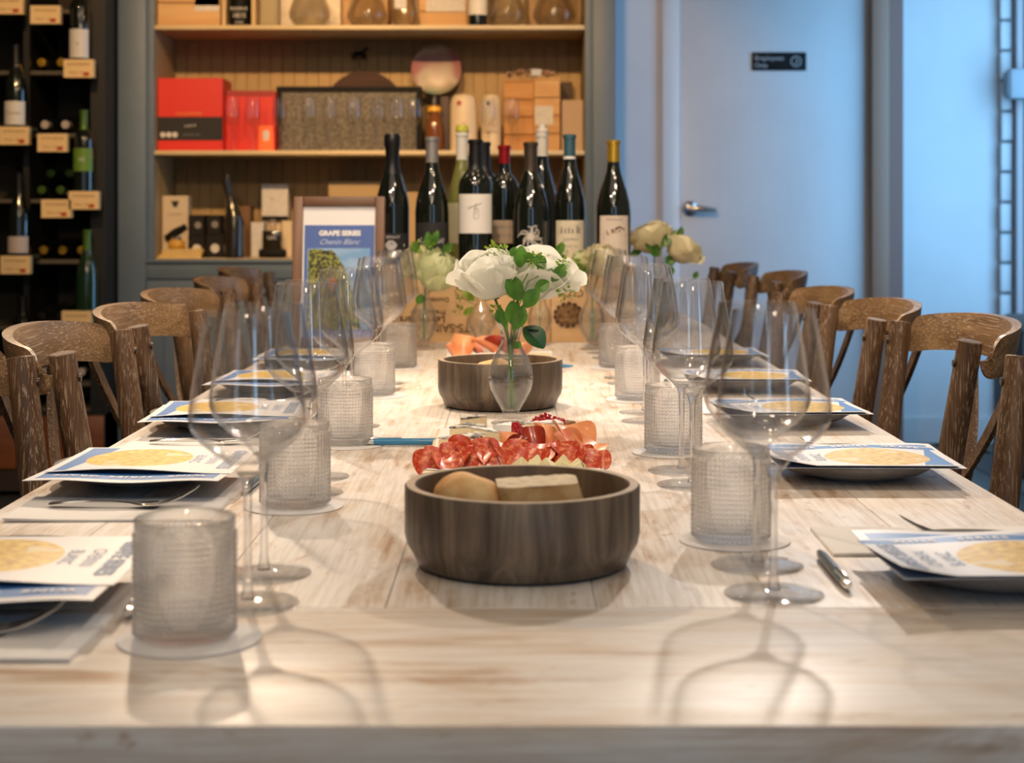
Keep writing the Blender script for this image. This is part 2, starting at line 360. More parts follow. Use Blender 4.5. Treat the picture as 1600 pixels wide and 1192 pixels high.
# door with casing
struct(box(jx0-0.075, jx0+0.004, DW-0.022, DW-0.001, 0, 2.23).build('trim_2', m_wall, smooth=True, bevel=0.004))
struct(box(jx1-0.004, xw(1386, DW), DW-0.05, DW-0.001, 0, 2.9).build('trim_3', m_trim, smooth=True, bevel=0.006))
dr = struct(box(jx0, jx1, DW+0.004, DW+0.048, 0.01, 2.15).build('door_1', m_door, smooth=True, bevel=0.003))
h = V(1078, 326, DW)
lv = MB().lathe([(0, 0), (0.034, 0), (0.034, 0.008), (0.026, 0.014), (0.013, 0.018), (0.013, 0.050), (0, 0.052)], 32, M=Matrix.Translation((h[0], DW+0.004, h[2])) @ Matrix.Rotation(PI/2, 4, 'X'))
lv.tube([(h[0], DW-0.045, h[2]), (h[0]+0.03, DW-0.052, h[2]+0.002), (h[0]+0.07, DW-0.05, h[2]-0.002), (h[0]+0.115, DW-0.045, h[2]-0.006)], [0.012, 0.014, 0.012, 0.009], 12)
lv.build('door_handle', mat('brushed_nickel', (0.55, 0.52, 0.50), 0.25, metal=1), dr)
# sign on the door
sx, _, sz = V(1217.5, 96, DW)
sg = thing('door_sign', (sx, DW+0.002, sz), 'small black door sign with pale lettering and a round symbol', 'sign')
MB().box(-0.122, 0.122, -0.006, 0.002, -0.041, 0.041).build('plate', m_black, sg, bevel=0.003)
t = MB(); letter(t, 'Employees', 0.030, lambda x, y: (x-0.045, -0.0075, y+0.014)); letter(t, 'Only', 0.030, lambda x, y: (x-0.082, -0.0075, y-0.019)); t.build('lettering', mat('grey_print', (0.35, 0.36, 0.38), 0.6), sg, smooth=False)
t = MB().lathe([(0.020, 0), (0.024, 0)], 24, M=Matrix.Translation((0.075, -0.0075, 0)) @ Matrix.Rotation(PI/2, 4, 'X')); t.tube([(0.068, -0.0078, -0.01), (0.08, -0.0078, -0.006), (0.078, -0.0078, 0.012)], 0.003, 6); t.build('symbol', mat('grey_print', (0.35, 0.36, 0.38), 0.6), sg, smooth=False)
# wall box high on the window frame
bx = V(1588, 132, 7.4)
wbx = thing('door_controller', (bx[0], 7.43, bx[2]), 'pale blue wall-mounted box beside the dark glass at the frame edge', 'switch box')
MB().box(-0.045, 0.06, -0.09, 0.0, -0.068, 0.068).build('housing', mat('grey_housing', (0.30, 0.34, 0.38), 0.5), wbx, bevel=0.008)
MB().box(-0.052, -0.046, -0.08, -0.005, -0.055, 0.055).build('side_cover', mat('grey_plastic', (0.2, 0.23, 0.27), 0.5), wbx)
# dark bin by the pier
bn = thing('waste_bin', (2.26, 6.7, 0), 'dark upright bin with pale-edged sloping lid beside the brick pier', 'bin')
MB().box(-0.2, 0.2, -0.2, 0.2, 0, 0.60).build('bin_body', mat('dark_bin', (0.035, 0.034, 0.036), 0.5), bn, bevel=0.01)
l_ = MB().add([(-0.21, -0.21, 0.60), (0.21, -0.21, 0.60), (0.21, 0.21, 0.60), (-0.21, 0.21, 0.60), (-0.14, -0.21, 0.65), (0.21, -0.21, 0.65), (0.21, 0.21, 0.65), (-0.14, 0.21, 0.65)], [(0, 3, 2, 1), (4, 5, 6, 7), (0, 1, 5, 4), (1, 2, 6, 5), (2, 3, 7, 6), (3, 0, 4, 7)])
l_.build('lid', mat('brown_lid', (0.09, 0.07, 0.06), 0.5), bn, bevel=0.006)
struct(box(xw(1409, DW)+0.01, xw(1562, 7.55), 7.535, 7.549, 0, 0.12).build('baseboard_alcove', m_wall, smooth=False))

# ------------------------------------------------------------------ the display cabinet
DC = 6.3; S = F/DC
cx0, cx1 = xw(184, DC), xw(962, DC); ix0, ix1 = xw(240, DC), xw(914, DC)
zs = lambda y: EYE-(y-334)/S
cab = thing('display_cabinet', ((cx0+cx1)/2, DC, 0), 'tall grey-blue display cabinet with cream shelves behind the table', 'cabinet')
CX = (cx0+cx1)/2
def cpart(mb, name, m, **kw):
    mb.v = [(a-CX, b-DC, c) for a, b, c in mb.v]; return mb.build(name, m, cab, **kw)
cpart(box(cx0, ix0-0.03, DC, DC+0.03, 0, 2.8), 'stile', m_paint, bevel=0.003); cpart(box(ix1+0.03, cx1, DC, DC+0.03, 0, 2.8), 'stile', m_paint, bevel=0.003)
cpart(box(ix0-0.03, ix0, DC+0.008, DC+0.03, 0.86, 2.8), 'bead', m_paint, bevel=0.003); cpart(box(ix1, ix1+0.03, DC+0.008, DC+0.03, 0.86, 2.8), 'bead', m_paint, bevel=0.003)
cpart(box(cx0, cx0+0.02, DC+0.03, 7.19, 0, 2.8), 'side_panel', m_paint); cpart(box(cx1-0.02, cx1, DC+0.03, 7.19, 0, 2.8), 'side_panel', m_paint)
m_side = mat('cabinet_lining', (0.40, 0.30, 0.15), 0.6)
cpart(box(ix0-0.02, ix0, DC+0.03, 6.72, 0.9, 2.8), 'lining', m_side); cpart(box(ix1, ix1+0.02, DC+0.03, 6.72, 0.9, 2.8), 'lining', m_side)
for y_, nm in ((42, 'shelf'), (238, 'shelf')):
    cpart(box(ix0+0.001, ix1-0.001, DC+0.005, 6.70, zs(y_+4), zs(y_-3)), nm, m_cream, bevel=0.003)
cpart(box(ix0+0.001, ix1-0.001, DC+0.035, 6.70, zs(412), zs(404)), 'base_shelf', m_cream)
cpart(box(ix0-0.02, ix1+0.02, DC+0.03, 6.70, 2.6, 2.63), 'top_board', m_cream)
cpart(box(ix0-0.03, ix1+0.03, DC, DC+0.03, zs(436), zs(405)), 'rail', m_paint, bevel=0.004)
cpart(box(ix0-0.03, ix1+0.03, DC-0.012, DC+0.02, zs(411), zs(405)), 'ledge', m_paint, bevel=0.004)
for k in range(3):
    a = ix0-0.03+k*(ix1-ix0+0.06)/3; b = a+(ix1-ix0+0.06)/3
    d = cpart(box(a+0.003, b-0.003, DC+0.012, DC+0.03, 0.1, zs(437)), 'door', m_paint, smooth=False)
    mb = MB()
    for (p, q, r_, s_) in ((a+.004, a+.07, 0.1, zs(438)), (b-.07, b-.004, 0.1, zs(438)), (a+.07, b-.07, zs(438)-.05, zs(438)), (a+.07, b-.07, 0.1, 0.18)):
        mb.box(p-CX, q-CX, -0.004, 0.012, r_, s_)
    mb.build('door_frame', m_paint, d, smooth=False)
n = 34
bdw = (ix1-ix0)/n
me = box(0.0006, bdw-0.0006, 0, 0.012, 0.9, 2.6).data('beadboard', m_back, bevel=0.0015, seg=1)
cpart(box(ix0, ix1, 6.715, 6.73, 0.9, 2.6), 'back_panel', m_side)
for k in range(n):
    o = bpy.data.objects.new('backboard', me); COL.objects.link(o); o.parent = cab; o.location = (ix0+k*bdw-CX, 6.702-DC, 0)
ZT, ZM, ZB = zs(39)+0.0005, zs(235)+0.0005, zs(404)+0.0005

# ---- goods on the shelves
def gift_box(name, px0, px1, py0, zbase, D, depth, m, label, cat='box', group=None, rz=0, lid=None, py1=None):
    """upright box; px extents measured on the upright plane of its own front face"""
    x0, x1 = max(xw(px0, D), ix0+0.003), min(xw(px1, D), ix1-0.003); z1 = EYE-(py0-334)*D/F
    t = thing(name, ((x0+x1)/2, D, zbase), label, cat, group, rz)
    wd = (x1-x0)/2
    MB().box(-wd, wd, 0, depth, 0, z1-zbase).build('carton', m, t, bevel=0.002, seg=1)
    return t, wd, z1-zbase
m_pine = wood('pine_crate', (0.42, 0.22, 0.08), (0.56, 0.33, 0.14), (0.66, 0.44, 0.22), 0, 10, 0.6)
m_pineorange = wood('orange_box_wood', (0.34, 0.13, 0.03), (0.48, 0.22, 0.06), (0.58, 0.32, 0.12), 0, 9, 0.6)
m_paperlab = mat('label_paper', (0.62, 0.60, 0.58), 0.7, noise=0.12, nscale=60)
def plate_on(t, x0, x1, z0, z1, m, name='label', y=-0.002):
    return MB().box(x0, x1, y, 0.0, z0, z1).build(name, m, t, smooth=False)
def words(t, body, size, x, z, m, y=-0.003, name='lettering', **kw):
    mb = MB(); letter(mb, body, size, lambda a, b: (a+x, y, b+z), **kw); return mb.build(name, m, t, smooth=False)
# top shelf
def crate(name, px0, px1, py0, zb, D, depth, m, label, planks=3):
    x0, x1 = max(xw(px0, D), ix0+0.003), min(xw(px1, D), ix1-0.003); z1 = EYE-(py0-334)*D/F; H = z1-zb; wd = (x1-x0)/2
    t = thing(name, ((x0+x1)/2, D, zb), label, 'wooden box')
    pl = MB().box(-wd, wd, 0, 0.012, 0.001, H/planks-0.002).data('slat', m, bevel=0.0012, seg=1)
    for k in range(planks):
        o = bpy.data.objects.new('front_slat', pl); COL.objects.link(o); o.parent = t; o.location = (0, 0, k*H/planks)
    MB().box(-wd, -wd+0.012, 0.0125, depth, 0, H).box(wd-0.012, wd, 0.0125, depth, 0, H).box(-wd+0.012, wd-0.012, depth-0.012, depth, 0, H).build('case_sides', m, t, smooth=False)
    MB().box(-wd, wd, 0.0, depth, H, H+0.008).build('lid', m, t, smooth=False)
    return t, wd, H
t, wd, H = crate('wine_crate', 240, 344, -70, ZT, 6.36, 0.3, m_pine, 'pine wine crate with a white label on the top shelf, far end')
plate_on(t, wd-0.1, wd-0.004, H-0.20, H-0.13+0.0, m_paperlab); plate_on(t, wd-0.1, wd-0.004, 0.062, 0.19, m_paperlab)
# black tin in open wooden case
x = xw(373, 6.36)
t = thing('bottle_case', (x, 6.36, ZT), 'open wooden case holding a black bottle tin on the top shelf', 'case')
wd = 0.067
MB().box(-wd, -wd+0.016, 0, 0.12, 0, 0.34).box(wd-0.016, wd, 0, 0.12, 0, 0.34).box(-wd+0.016, wd-0.016, 0, 0.12, 0.33, 0.34).build('case_frame', mat('pale_wood_trim', (0.56, 0.40, 0.2), 0.6), t)
MB().box(-wd+0.016, wd-0.016, 0.10, 0.12, 0, 0.33).build('case_back', m_black, t)
tn = MB().lathe([(0, 0), (0.040, 0), (0.040, 0.30), (0, 0.30)], 24, c=(0, 0.05, 0)).build('tin', m_black, t)
words(t, 'RESERVE', 0.018, 0, 0.072, m_paperlab, y=0.008, name='tin_print'); words(t, '1815', 0.028, 0, 0.045, m_paperlab, y=0.008, name='tin_print'); words(t, 'CASK', 0.014, 0, 0.018, m_paperlab, y=0.008, name='tin_print')
t, wd, H = gift_box('gift_box', 401, 435, -60, ZT, 6.45, 0.12, mat('olive_card', (0.20, 0.15, 0.06), 0.3), 'olive brown upright carton on the top shelf beside the black tin')
plate_on(t, -0.03, 0.03, 0.02, 0.14, mat('olive_card_light', (0.27, 0.21, 0.09), 0.4))
m_marble = mat('marbled_card', (0.66, 0.58, 0.46), 0.5, col2=(0.50, 0.42, 0.33), nscale=16)
t, wd, H = gift_box('gift_box', 437, 532, -60, ZT, 6.50, 0.14, m_marble, 'large pale marbled carton behind the glass decanter on top shelf')
t, wd, H = gift_box('gift_box', 534, 606, -20, ZT, 6.54, 0.12, mat('tan_kraft', (0.45, 0.27, 0.11), 0.6, noise=0.2, nscale=12), 'tan kraft carton behind the amber decanter on the top shelf')
t, wd, H = crate('wine_crate', 655, 731, -40, ZT, 6.48, 0.18, m_pine, 'small pine crate with white sticker beside the dark bottle, top shelf')
plate_on(t, -0.07, wd-0.01, 0.075, 0.17, m_paperlab)
t, wd, H = gift_box('gift_box', 768, 818, -30, ZT, 6.56, 0.12, mat('beige_card', (0.48, 0.37, 0.24), 0.6), 'beige carton behind decanters on top shelf, next to dark bottle')
t, wd, H = gift_box('gift_box', 826, 892, -30, ZT, 6.56, 0.12, mat('brown_card', (0.36, 0.22, 0.10), 0.6, noise=0.2, nscale=10), 'brown carton behind decanters at the blue end of top shelf')
m_decant = glass_mat('decanter_glass', 0.2, 0.8, 1.6, clear=(0.95, 0.93, 0.88))
m_wine = mat('amber_spirit', (0.55, 0.30, 0.06), 0.1)
def decanter(px, D, zb, R, H, label, stopper=None, tagc=None, neck=0.016):
    t = thing('decanter', (xw(px, D), D, zb), label, 'decanter')
    MB().lathe([(0, 0.001), (R*0.7, 0.001), (R*0.98, H*0.14), (R, H*0.22), (R*0.8, H*0.42), (R*0.35, H*0.62), (neck, H*0.75), (neck, H*0.95), (neck*1.3, H), (neck*1.15, H), (neck*0.8, H*0.94), (neck*0.75, H*0.75), (R*0.30, H*0.62), (R*0.74, H*0.42), (R*0.94, H*0.22), (R*0.9, H*0.13), (R*0.6, 0.008), (0, 0.008)], 28).build('flask', m_decant, t)
    if stopper:
        MB().lathe([(0, 0), (0.014, 0), (0.019, 0.02), (0.016, 0.04), (0, 0.045)], 16, c=(0, 0, H-0.005)).build('stopper', stopper, t)
    return t
m_cork = mat('turned_cork', (0.60, 0.38, 0.15), 0.6, noise=0.2)
decanter(484, 6.38, ZT, 0.082, 0.26, 'wide clear decanter before the marbled carton on the top shelf', m_cork)
decanter(573, 6.38, ZT, 0.080, 0.24, 'clear decanter with amber tint before the kraft carton', m_cork)
t = decanter(632, 6.40, ZT, 0.056, 0.27, 'slim clear decanter with a white hang tag on the top shelf')
MB().box(-0.035, 0.012, -0.064, -0.062, 0.07, 0.15).build('hang_tag', m_paperlab, t)
decanter(792, 6.38, ZT, 0.075, 0.25, 'squat clear decanter just beyond the dark bottle on top shelf')
decanter(866, 6.38, ZT, 0.085, 0.25, 'broad clear decanter at the blue end of the top shelf')

# ---- bottles
PROF = {
 'bordeaux': [(0, 0), (0.036, 0), (0.0385, 0.003), (0.0385, 0.195), (0.036, 0.210), (0.026, 0.226), (0.0165, 0.238), (0.0145, 0.250), (0.0145, 0.300), (0.0165, 0.301), (0.0165, 0.309), (0.0145, 0.311), (0, 0.311)],
 'burgundy': [(0, 0), (0.039, 0), (0.0415, 0.003), (0.0415, 0.130), (0.039, 0.155), (0.032, 0.185), (0.024, 0.210), (0.0175, 0.232), (0.0150, 0.252), (0.0145, 0.300), (0.0165, 0.301), (0.0165, 0.309), (0.0145, 0.311), (0, 0.311)],
 'sparkling': [(0, 0), (0.040, 0), (0.043, 0.003), (0.043, 0.140), (0.040, 0.165), (0.032, 0.195), (0.024, 0.222), (0.0175, 0.242), (0.0165, 0.26), (0.0175, 0.29), (0.0200, 0.296), (0.0200, 0.318), (0.016, 0.325), (0, 0.325)]}
m_dark = mat('dark_bottle_glass', (0.006, 0.008, 0.005), 0.06, coat=0.6, spec=0.7)
m_greeng = mat('pale_green_bottle_glass', (0.18, 0.19, 0.05), 0.06, coat=0.6, spec=0.7)
def bottle(kind, D, px, zb, sc_, capm, cap_from, glass, label, group=None, ring=None, name='wine_bottle', loc=None):
    t = thing(name, loc or (xw(px, D), D, zb), label, 'bottle', group)
    P = [(r*sc_[0], z*sc_[1]) for r, z in PROF[kind]]
    t['R'] = max(p[0] for p in P)
    MB().lathe(P, 32).build('bottle_glass', glass, t)
    cf = cap_from*sc_[1]
    def rad(z):
        for (r0, z0), (r1, z1) in zip(P[1:], P[2:]):
            if z0 <= z <= z1 and z1 > z0: return r0+(r1-r0)*(z-z0)/(z1-z0)
        return P[-2][0]
    C = [(rad(cf)+0.0004, cf)]+[(r+0.0007, z) for r, z in P if z > cf and r > 0]; C.append((0, P[-1][1]+0.0009))
    MB().lathe(C, 28).build('capsule', capm, t)
    if ring is not None:
        MB().lathe([(rad(cf-0.006)+0.0012, cf-0.007), (rad(cf)+0.0013, cf)], 28).build('neck_ring', ring, t)
    del t['R']
    t_R = max(p[0] for p in P)
    return t, t_R
def cyl(R, off=0.0012): return lambda x, z: ((R+off)*math.sin(x/R), -(R+off)*math.cos(x/R), z)
def blabel(t, R, w_, z0, z1, m, name='label'):
    f = cyl(R, 0.0006); return MB().grid(lambda u, v: f((u-0.5)*w_, z0+(z1-z0)*v), 14, 1).build(name, m, t, recalc=False)
def bwords(t, R, body, size, z, m, name='lettering', x=0, **kw):
    f = cyl(R, 0.0011); mb = MB(); letter(mb, body, size, lambda a, b: f(a+x, b+z), **kw); return mb.build(name, m, t, smooth=False, recalc=False)
def bribbon(t, R, strokes, m, name='drawing'):
    f = cyl(R, 0.0012); mb = MB()
    for pts, wd_ in strokes:
        v = []; fa = []
        for i, (x, z) in enumerate(pts):
            a = pts[max(i-1, 0)]; b = pts[min(i+1, len(pts)-1)]; dx, dz = b[0]-a[0], b[1]-a[1]; l = math.hypot(dx, dz) or 1
            ww = wd_*(1-0.6*i/len(pts)); nx, nz = -dz/l*ww/2, dx/l*ww/2
            v += [f(x+nx, z+nz), f(x-nx, z-nz)]
        for i in range(len(pts)-1): fa.append((2*i, 2*i+1, 2*i+3, 2*i+2))
        mb.add(v, fa)
    return mb.build(name, m, t, smooth=False, recalc=False)
foil = lambda n, c, r=0.35, me=0.6: mat(n, c, r, metal=me)
m_lab_white = mat('white_label_paper', (0.72, 0.70, 0.67), 0.6); m_lab_cream = mat('cream_label_paper', (0.62, 0.56, 0.42), 0.65, noise=0.08, nscale=50)
m_lab_grey = mat('charcoal_label', (0.028, 0.027, 0.03), 0.6, spec=0.2); m_print_grey = mat('label_ink', (0.20, 0.19, 0.18), 0.6); m_silver = mat('silver_print', (0.50, 0.50, 0.52), 0.4)
# dark bottle on the top shelf
t, R = bottle('bordeaux', 6.37, 746.5, ZT, (1.0, 1.0), m_black, 0.24, m_dark, 'dark wine bottle with a plain white label on the top shelf'); blabel(t, R, 0.1, 0.045, 0.19, m_lab_white)

# middle shelf: red boxes
m_red = mat('red_card', (0.62, 0.014, 0.004), 0.45); m_dred = mat('dark_red_card', (0.30, 0.006, 0.004), 0.5)
t, wd, H = gift_box('gift_box', 242, 348, 122, ZM, 6.36, 0.2, m_red, 'large bright red gift box with black band on the middle shelf')
plate_on(t, -wd, wd, 0.042, 0.135, m_lab_grey, 'band'); words(t, 'COLLEZIONE', 0.017, -0.005, 0.147, mat('gold_print', (0.75, 0.30, 0.05), 0.5)); words(t, 'cork 9', 0.017, 0.0, 0.10, m_paperlab); words(t, 'premium cask', 0.012, 0.005, 0.065, m_print_grey)
for k in range(3):
    MB().lathe([(0, 0), (0.011, 0), (0.011, 0.003), (0, 0.003)], 16, M=Matrix.Translation((-0.108+k*0.024, -0.0025, 0.064)) @ Matrix.Rotation(PI/2, 4, 'X')).build('round_mark', m_paperlab, t)
t, wd, H = gift_box('gift_box', 350, 430, 142, ZM, 6.44, 0.14, m_red, 'smaller red gift box with picture of a lamp beside larger one')
plate_on(t, -wd, wd, H-0.022, H+0.001, m_dred, 'lid_band'); plate_on(t, 0.036, 0.096, 0.0, 0.105, mat('orange_print', (0.9, 0.16, 0.03), 0.5), 'picture'); 
MB().lathe([(0, 0), (0.013, 0), (0.015, 0.03), (0.010, 0.042), (0, 0.042)], 20, c=(0.066, -0.001, 0.045), sy=0.15).build('picture_lamp', m_paperlab, t)
# long dark patterned box with black frame
t = thing('framed_box', (xw(545, 6.50), 6.50, ZM), 'long black-framed box with speckled grey front behind small glasses', 'box')
wd = (xw(658, 6.5)-xw(432, 6.5))/2; H = EYE-(135-334)*6.5/F-ZM
MB().box(-wd+0.02, wd-0.02, 0.01, 0.12, 0.0, H-0.02).build('speckled_front', mat('speckled_grey', (0.22, 0.20, 0.17), 0.8, col2=(0.075, 0.068, 0.058), nscale=95), t, smooth=False)
MB().box(-wd, -wd+0.02, 0, 0.12, 0, H).box(wd-0.02, wd, 0, 0.12, 0, H).box(-wd+0.02, wd-0.02, 0, 0.12, H-0.02, H).build('frame', m_black, t, smooth=False)
# round wooden board
m_dkwood = wood('dark_red_wood', (0.03, 0.009, 0.004), (0.05, 0.016, 0.007), (0.08, 0.026, 0.01), 0, 12, 0.7)
t = thing('round_board', (xw(570, 6.66), 6.655, ZM), 'dark round wooden board standing behind the black-framed box', 'board')
RB = 0.17
MB().lathe([(0, 0), (RB, 0), (RB, 0.02), (0, 0.02)], 56, M=Matrix.Translation((0, 0.0, RB+0.002)) @ Matrix.Rotation(PI/2, 4, 'X') ).build('disc', m_dkwood, t)
t = thing('horse_figurine', (xw(562, 6.66), 6.65, ZM+0.36), 'tiny black horse figurine above the dark round wooden board', 'figurine')
z0 = EYE-(93-334)*6.66/F-(ZM+0.36)
fg = MB().tube([(-0.022, 0, z0+0.022), (0.0, 0, z0+0.024), (0.018, 0, z0+0.024)], [0.010, 0.009, 0.010], 8)
fg.tube([(0.016, 0, z0+0.028), (0.028, 0, z0+0.046)], [0.007, 0.004], 6).tube([(0.026, 0, z0+0.046), (0.038, 0, z0+0.040)], [0.006, 0.003], 6)
for xx in (-0.026, -0.016, 0.014, 0.022): fg.tube([(xx, 0, z0+0.02), (xx*1.15, 0, z0)], [0.004, 0.003], 6)
fg.tube([(-0.024, 0, z0+0.024), (-0.040, 0, z0+0.018)], [0.003, 0.002], 6)
fg.build('horse', m_black, t)
MB().tube([(0, 0, z0+0.002), (0, 0.0, z0-0.035)], 0.002, 6).build('peg', m_black, t)
# iridescent plate
def iri():
    m, nt, b = node_mat('iridescent_disc'); tc = N(nt, 'ShaderNodeTexCoord'); nz = N(nt, 'ShaderNodeTexNoise', inp={'Scale': 6.0, 'Detail': 1}); L(nt, tc.outputs['Object'], nz.inputs[0])
    r = N(nt, 'ShaderNodeValToRGB'); e = r.color_ramp.elements; e[0].position = .3; e[0].color = (0.03, 0.09, 0.04, 1); e[1].position = .72; e[1].color = (0.34, 0.08, 0.10, 1)
    for p, c in ((.42, (0.16, 0.10, 0.03)), (.50, (0.36, 0.29, 0.22)), (.58, (0.28, 0.13, 0.13))): x = e.new(p); x.color = (*c, 1)
    L(nt, nz.outputs['Fac'], r.inputs[0]); L(nt, r.outputs[0], b.inputs['Base Color']); b.inputs['Roughness'].default_value = 0.35; return m
c = V(682, 109, 6.6); rp = 0.103
t = thing('iridescent_plate', (c[0], 6.6, ZM), 'round iridescent plate standing on edge above the dark spirit bottle', 'plate')
MB().lathe([(0, 0.004), (rp*0.6, 0.004), (rp, 0.016), (rp, 0.012), (rp*0.6, 0), (0, 0)], 48, M=Matrix.Translation((0, 0, c[2]-ZM)) @ Matrix.Rotation(PI/2, 4, 'X')).build('disc', iri(), t)
MB().box(-0.04, 0.04, 0.003, 0.045, 0, 0.008).tube([(-0.03, 0.012, 0.004), (-0.03, 0.012, c[2]-ZM-rp*0.8)], 0.004, 6).tube([(0.03, 0.012, 0.004), (0.03, 0.012, c[2]-ZM-rp*0.8)], 0.004, 6).build('stand', m_black, t)
# spirit bottle
t = thing('spirit_bottle', (xw(679, 6.42), 6.42, ZM), 'amber spirit bottle with dark stopper and yellow collar, middle shelf', 'bottle')
MB().lathe([(0, 0), (0.03, 0), (0.036, 0.01), (0.036, 0.09), (0.03, 0.125), (0.018, 0.155), (0.016, 0.18), (0, 0.18)], 24).build('bottle_glass', mat('brown_spirit', (0.16, 0.055, 0.015), 0.1, coat=0.5), t)
MB().lathe([(0.024, 0.158), (0.028, 0.162), (0.026, 0.178), (0.018, 0.182)], 24).build('collar', mat('yellow_collar', (0.80, 0.42, 0.03), 0.4), t)
MB().lathe([(0, 0.175), (0.017, 0.178), (0.017, 0.21), (0.010, 0.225), (0, 0.225)], 24).build('stopper', mat('dark_stopper', (0.02, 0.015, 0.02), 0.4), t)
t, wd, H = gift_box('gift_box', 688, 702, 150, ZM, 6.46, 0.1, mat('maroon_card', (0.05, 0.02, 0.012), 0.5), 'narrow dark maroon carton beside the first white tube')
# white tubes
m_tube = mat('cream_tube', (0.70, 0.58, 0.42), 0.5, noise=0.06)
for (p0, p1, dotc, lab) in ((703, 746, (0.35, 0.02, 0.01), 'wide cream gift tube with a domed top and red seal'), (752, 783, (0.10, 0.06, 0.03), 'slim cream gift tube with domed top and brown seal')):
    r = (xw(p1, 6.42)-xw(p0, 6.42))/2; H = EYE-(146-334)*6.42/F-ZM
    t = thing('gift_tube', (xw((p0+p1)/2, 6.42), 6.42, ZM), lab, 'tube')
    MB().lathe([(0, 0), (r, 0), (r, H-0.05), (r*0.93, H-0.025), (r*0.7, H-0.008), (0, H)], 28).build('tube_body', m_tube, t)
    MB().lathe([(0, 0), (0.010, 0), (0.010, 0.003), (0, 0.003)], 16, M=Matrix.Translation((-r*0.3, -r*0.97, H-0.042)) @ Matrix.Rotation(PI/2, 4, 'X')).build('seal', mat('seal'+lab[:4], dotc, 0.4), t)
    f = cyl(r, 0.001); mb = MB(); letter(mb, 'SINGLE CASK', 0.010, lambda a, b: f(a, b+0.075)); letter(mb, '12', 0.022, lambda a, b: f(a, b+0.105)); mb.build('lettering', mat('tube_print', (0.40, 0.12, 0.05), 0.5), t, smooth=False, recalc=False)
# wooden boxes right
t, wd, H = crate('wine_crate', 787, 834, 128, ZM, 6.46, 0.2, m_pineorange, 'orange wooden box on middle shelf beside slim cream tube', 4)
t, wd, H = crate('wine_crate', 834.6, 875, 124, ZM, 6.43, 0.2, m_pine, 'taller pale wooden box with white sticker, middle shelf', 4)
plate_on(t, -wd+0.003, -wd+0.076, 0.108, 0.183, m_paperlab); words(t, 'N 5', 0.012, -wd+0.02, 0.15, m_print_grey)
t, wd, H = gift_box('gift_box', 868, 894, 128, ZM, 6.635, 0.06, mat('dark_brown_card', (0.055, 0.028, 0.013), 0.6), 'dark brown carton standing behind the pale wooden box')
t, wd, H = gift_box('gift_box', 878, 913, 156, ZM, 6.40, 0.15, mat('beige_card2', (0.42, 0.30, 0.20), 0.6), 'plain beige carton at the blue end of the middle shelf')
t = thing('dried_flowers', (xw(830, 6.5), 6.5, EYE-(127-334)*6.45/F+0.016), 'bunch of dusty pink dried flowers lying on the wooden boxes', 'flowers')
mb = MB(); rr = random.Random(3)
for k in range(46):
    x_, y_ = rr.uniform(-0.095, 0.095), rr.uniform(-0.03, 0.05); z_ = rr.uniform(0.004, 0.03)*(1-abs(x_)*5)+0.004
    mb.lathe([(0, -0.006), (0.008, -0.002), (0.007, 0.004), (0, 0.006)], 6, c=(x_, y_, z_+0.004))
mb.build('flower_heads', mat('dried_pink', (0.50, 0.34, 0.28), 0.8, col2=(0.28, 0.14, 0.09), nscale=40), t)['kind'] = 'stuff'
MB().box(0.0, 0.04, -0.04, -0.038, 0.008, 0.034).build('tag', mat('pale_tag', (0.5, 0.55, 0.65), 0.6), t)

# small tasting glasses
def wine_glass_parts(t, s=1.0, hs=1.0, n=56, bowl='main'):
    if bowl == 'main':
        out = [(0.0100, 0.108), (0.0155, 0.1155), (0.0270, 0.1240), (0.0385, 0.1335), (0.0455, 0.1430), (0.0480, 0.1510), (0.0478, 0.160), (0.0455, 0.178), (0.0420, 0.200), (0.0378, 0.222), (0.0346, 0.2395)]
    else:
        out = [(0.004, 0.072), (0.014, 0.078), (0.026, 0.092), (0.030, 0.110), (0.029, 0.130), (0.025, 0.158)]
    th = 0.0011
    prof = [(0, out[0][1]-0.001)]+out+[(out[-1][0]-0.0004, out[-1][1]+0.0006), (out[-1][0]-th*0.9, out[-1][1])]+[(max(r-th, 0.001), z+(0.004 if i == 0 else 0.0012 if i < 4 else 0)) for i, (r, z) in reversed(list(enumerate(out[1:], 1)))]+[(0, out[0][1]+0.0065)]
    sm_ = []
    prof = [(r*s, z*hs) for r, z in prof]
    MB().lathe(prof, n).build('bowl', m_glass, t, sharp=60)
    z1 = out[0][1]
    st = [(0, 0.0040), (0.0060, 0.0045), (0.0044, 0.012), (0.0034, 0.022), (0.0031, z1*0.5), (0.0034, z1*0.86), (0.0055, z1*0.955), (out[0][0]*0.96, z1-0.0004), (0, z1-0.0012)]
    MB().lathe([(r*s, z*hs) for r, z in st], 20).build('stem', m_solid, t, sharp=70)
    fr = 0.042 if bowl == 'main' else 0.027
    MB().lathe([(r*s, z) for r, z in [(0, 0.0004), (fr*0.985, 0.0004), (fr, 0.0012), (fr*0.985, 0.0020), (fr*0.7, 0.0026), (fr*0.35, 0.0034), (0.007, 0.0052), (0, 0.0052)]], n).build('foot', m_foot, t, sharp=70)
names = [(363, 'before the smaller red box, beside the larger'), (395, 'before the middle of the smaller red box'), (437, 'between the red box and black-framed box'), (482, 'first before the speckled front of framed box'), (515, 'second before the speckled front of framed box'), (553, 'third before the speckled front of framed box'), (590, 'fourth before the speckled front of framed box'), (620, 'fifth before the speckled front of framed box'), (648, 'before the black end of the framed box'), (762, 'in front of the gap between cream tubes'), (800, 'in front of the orange wooden box')]
g0 = thing('tasting_glass', (xw(363, 6.335), 6.335, ZM), 'small tasting glass '+names[0][1], 'glass', 'tasting glasses on the middle shelf'); wine_glass_parts(g0, 1.0, 1.32, 24, 'small')
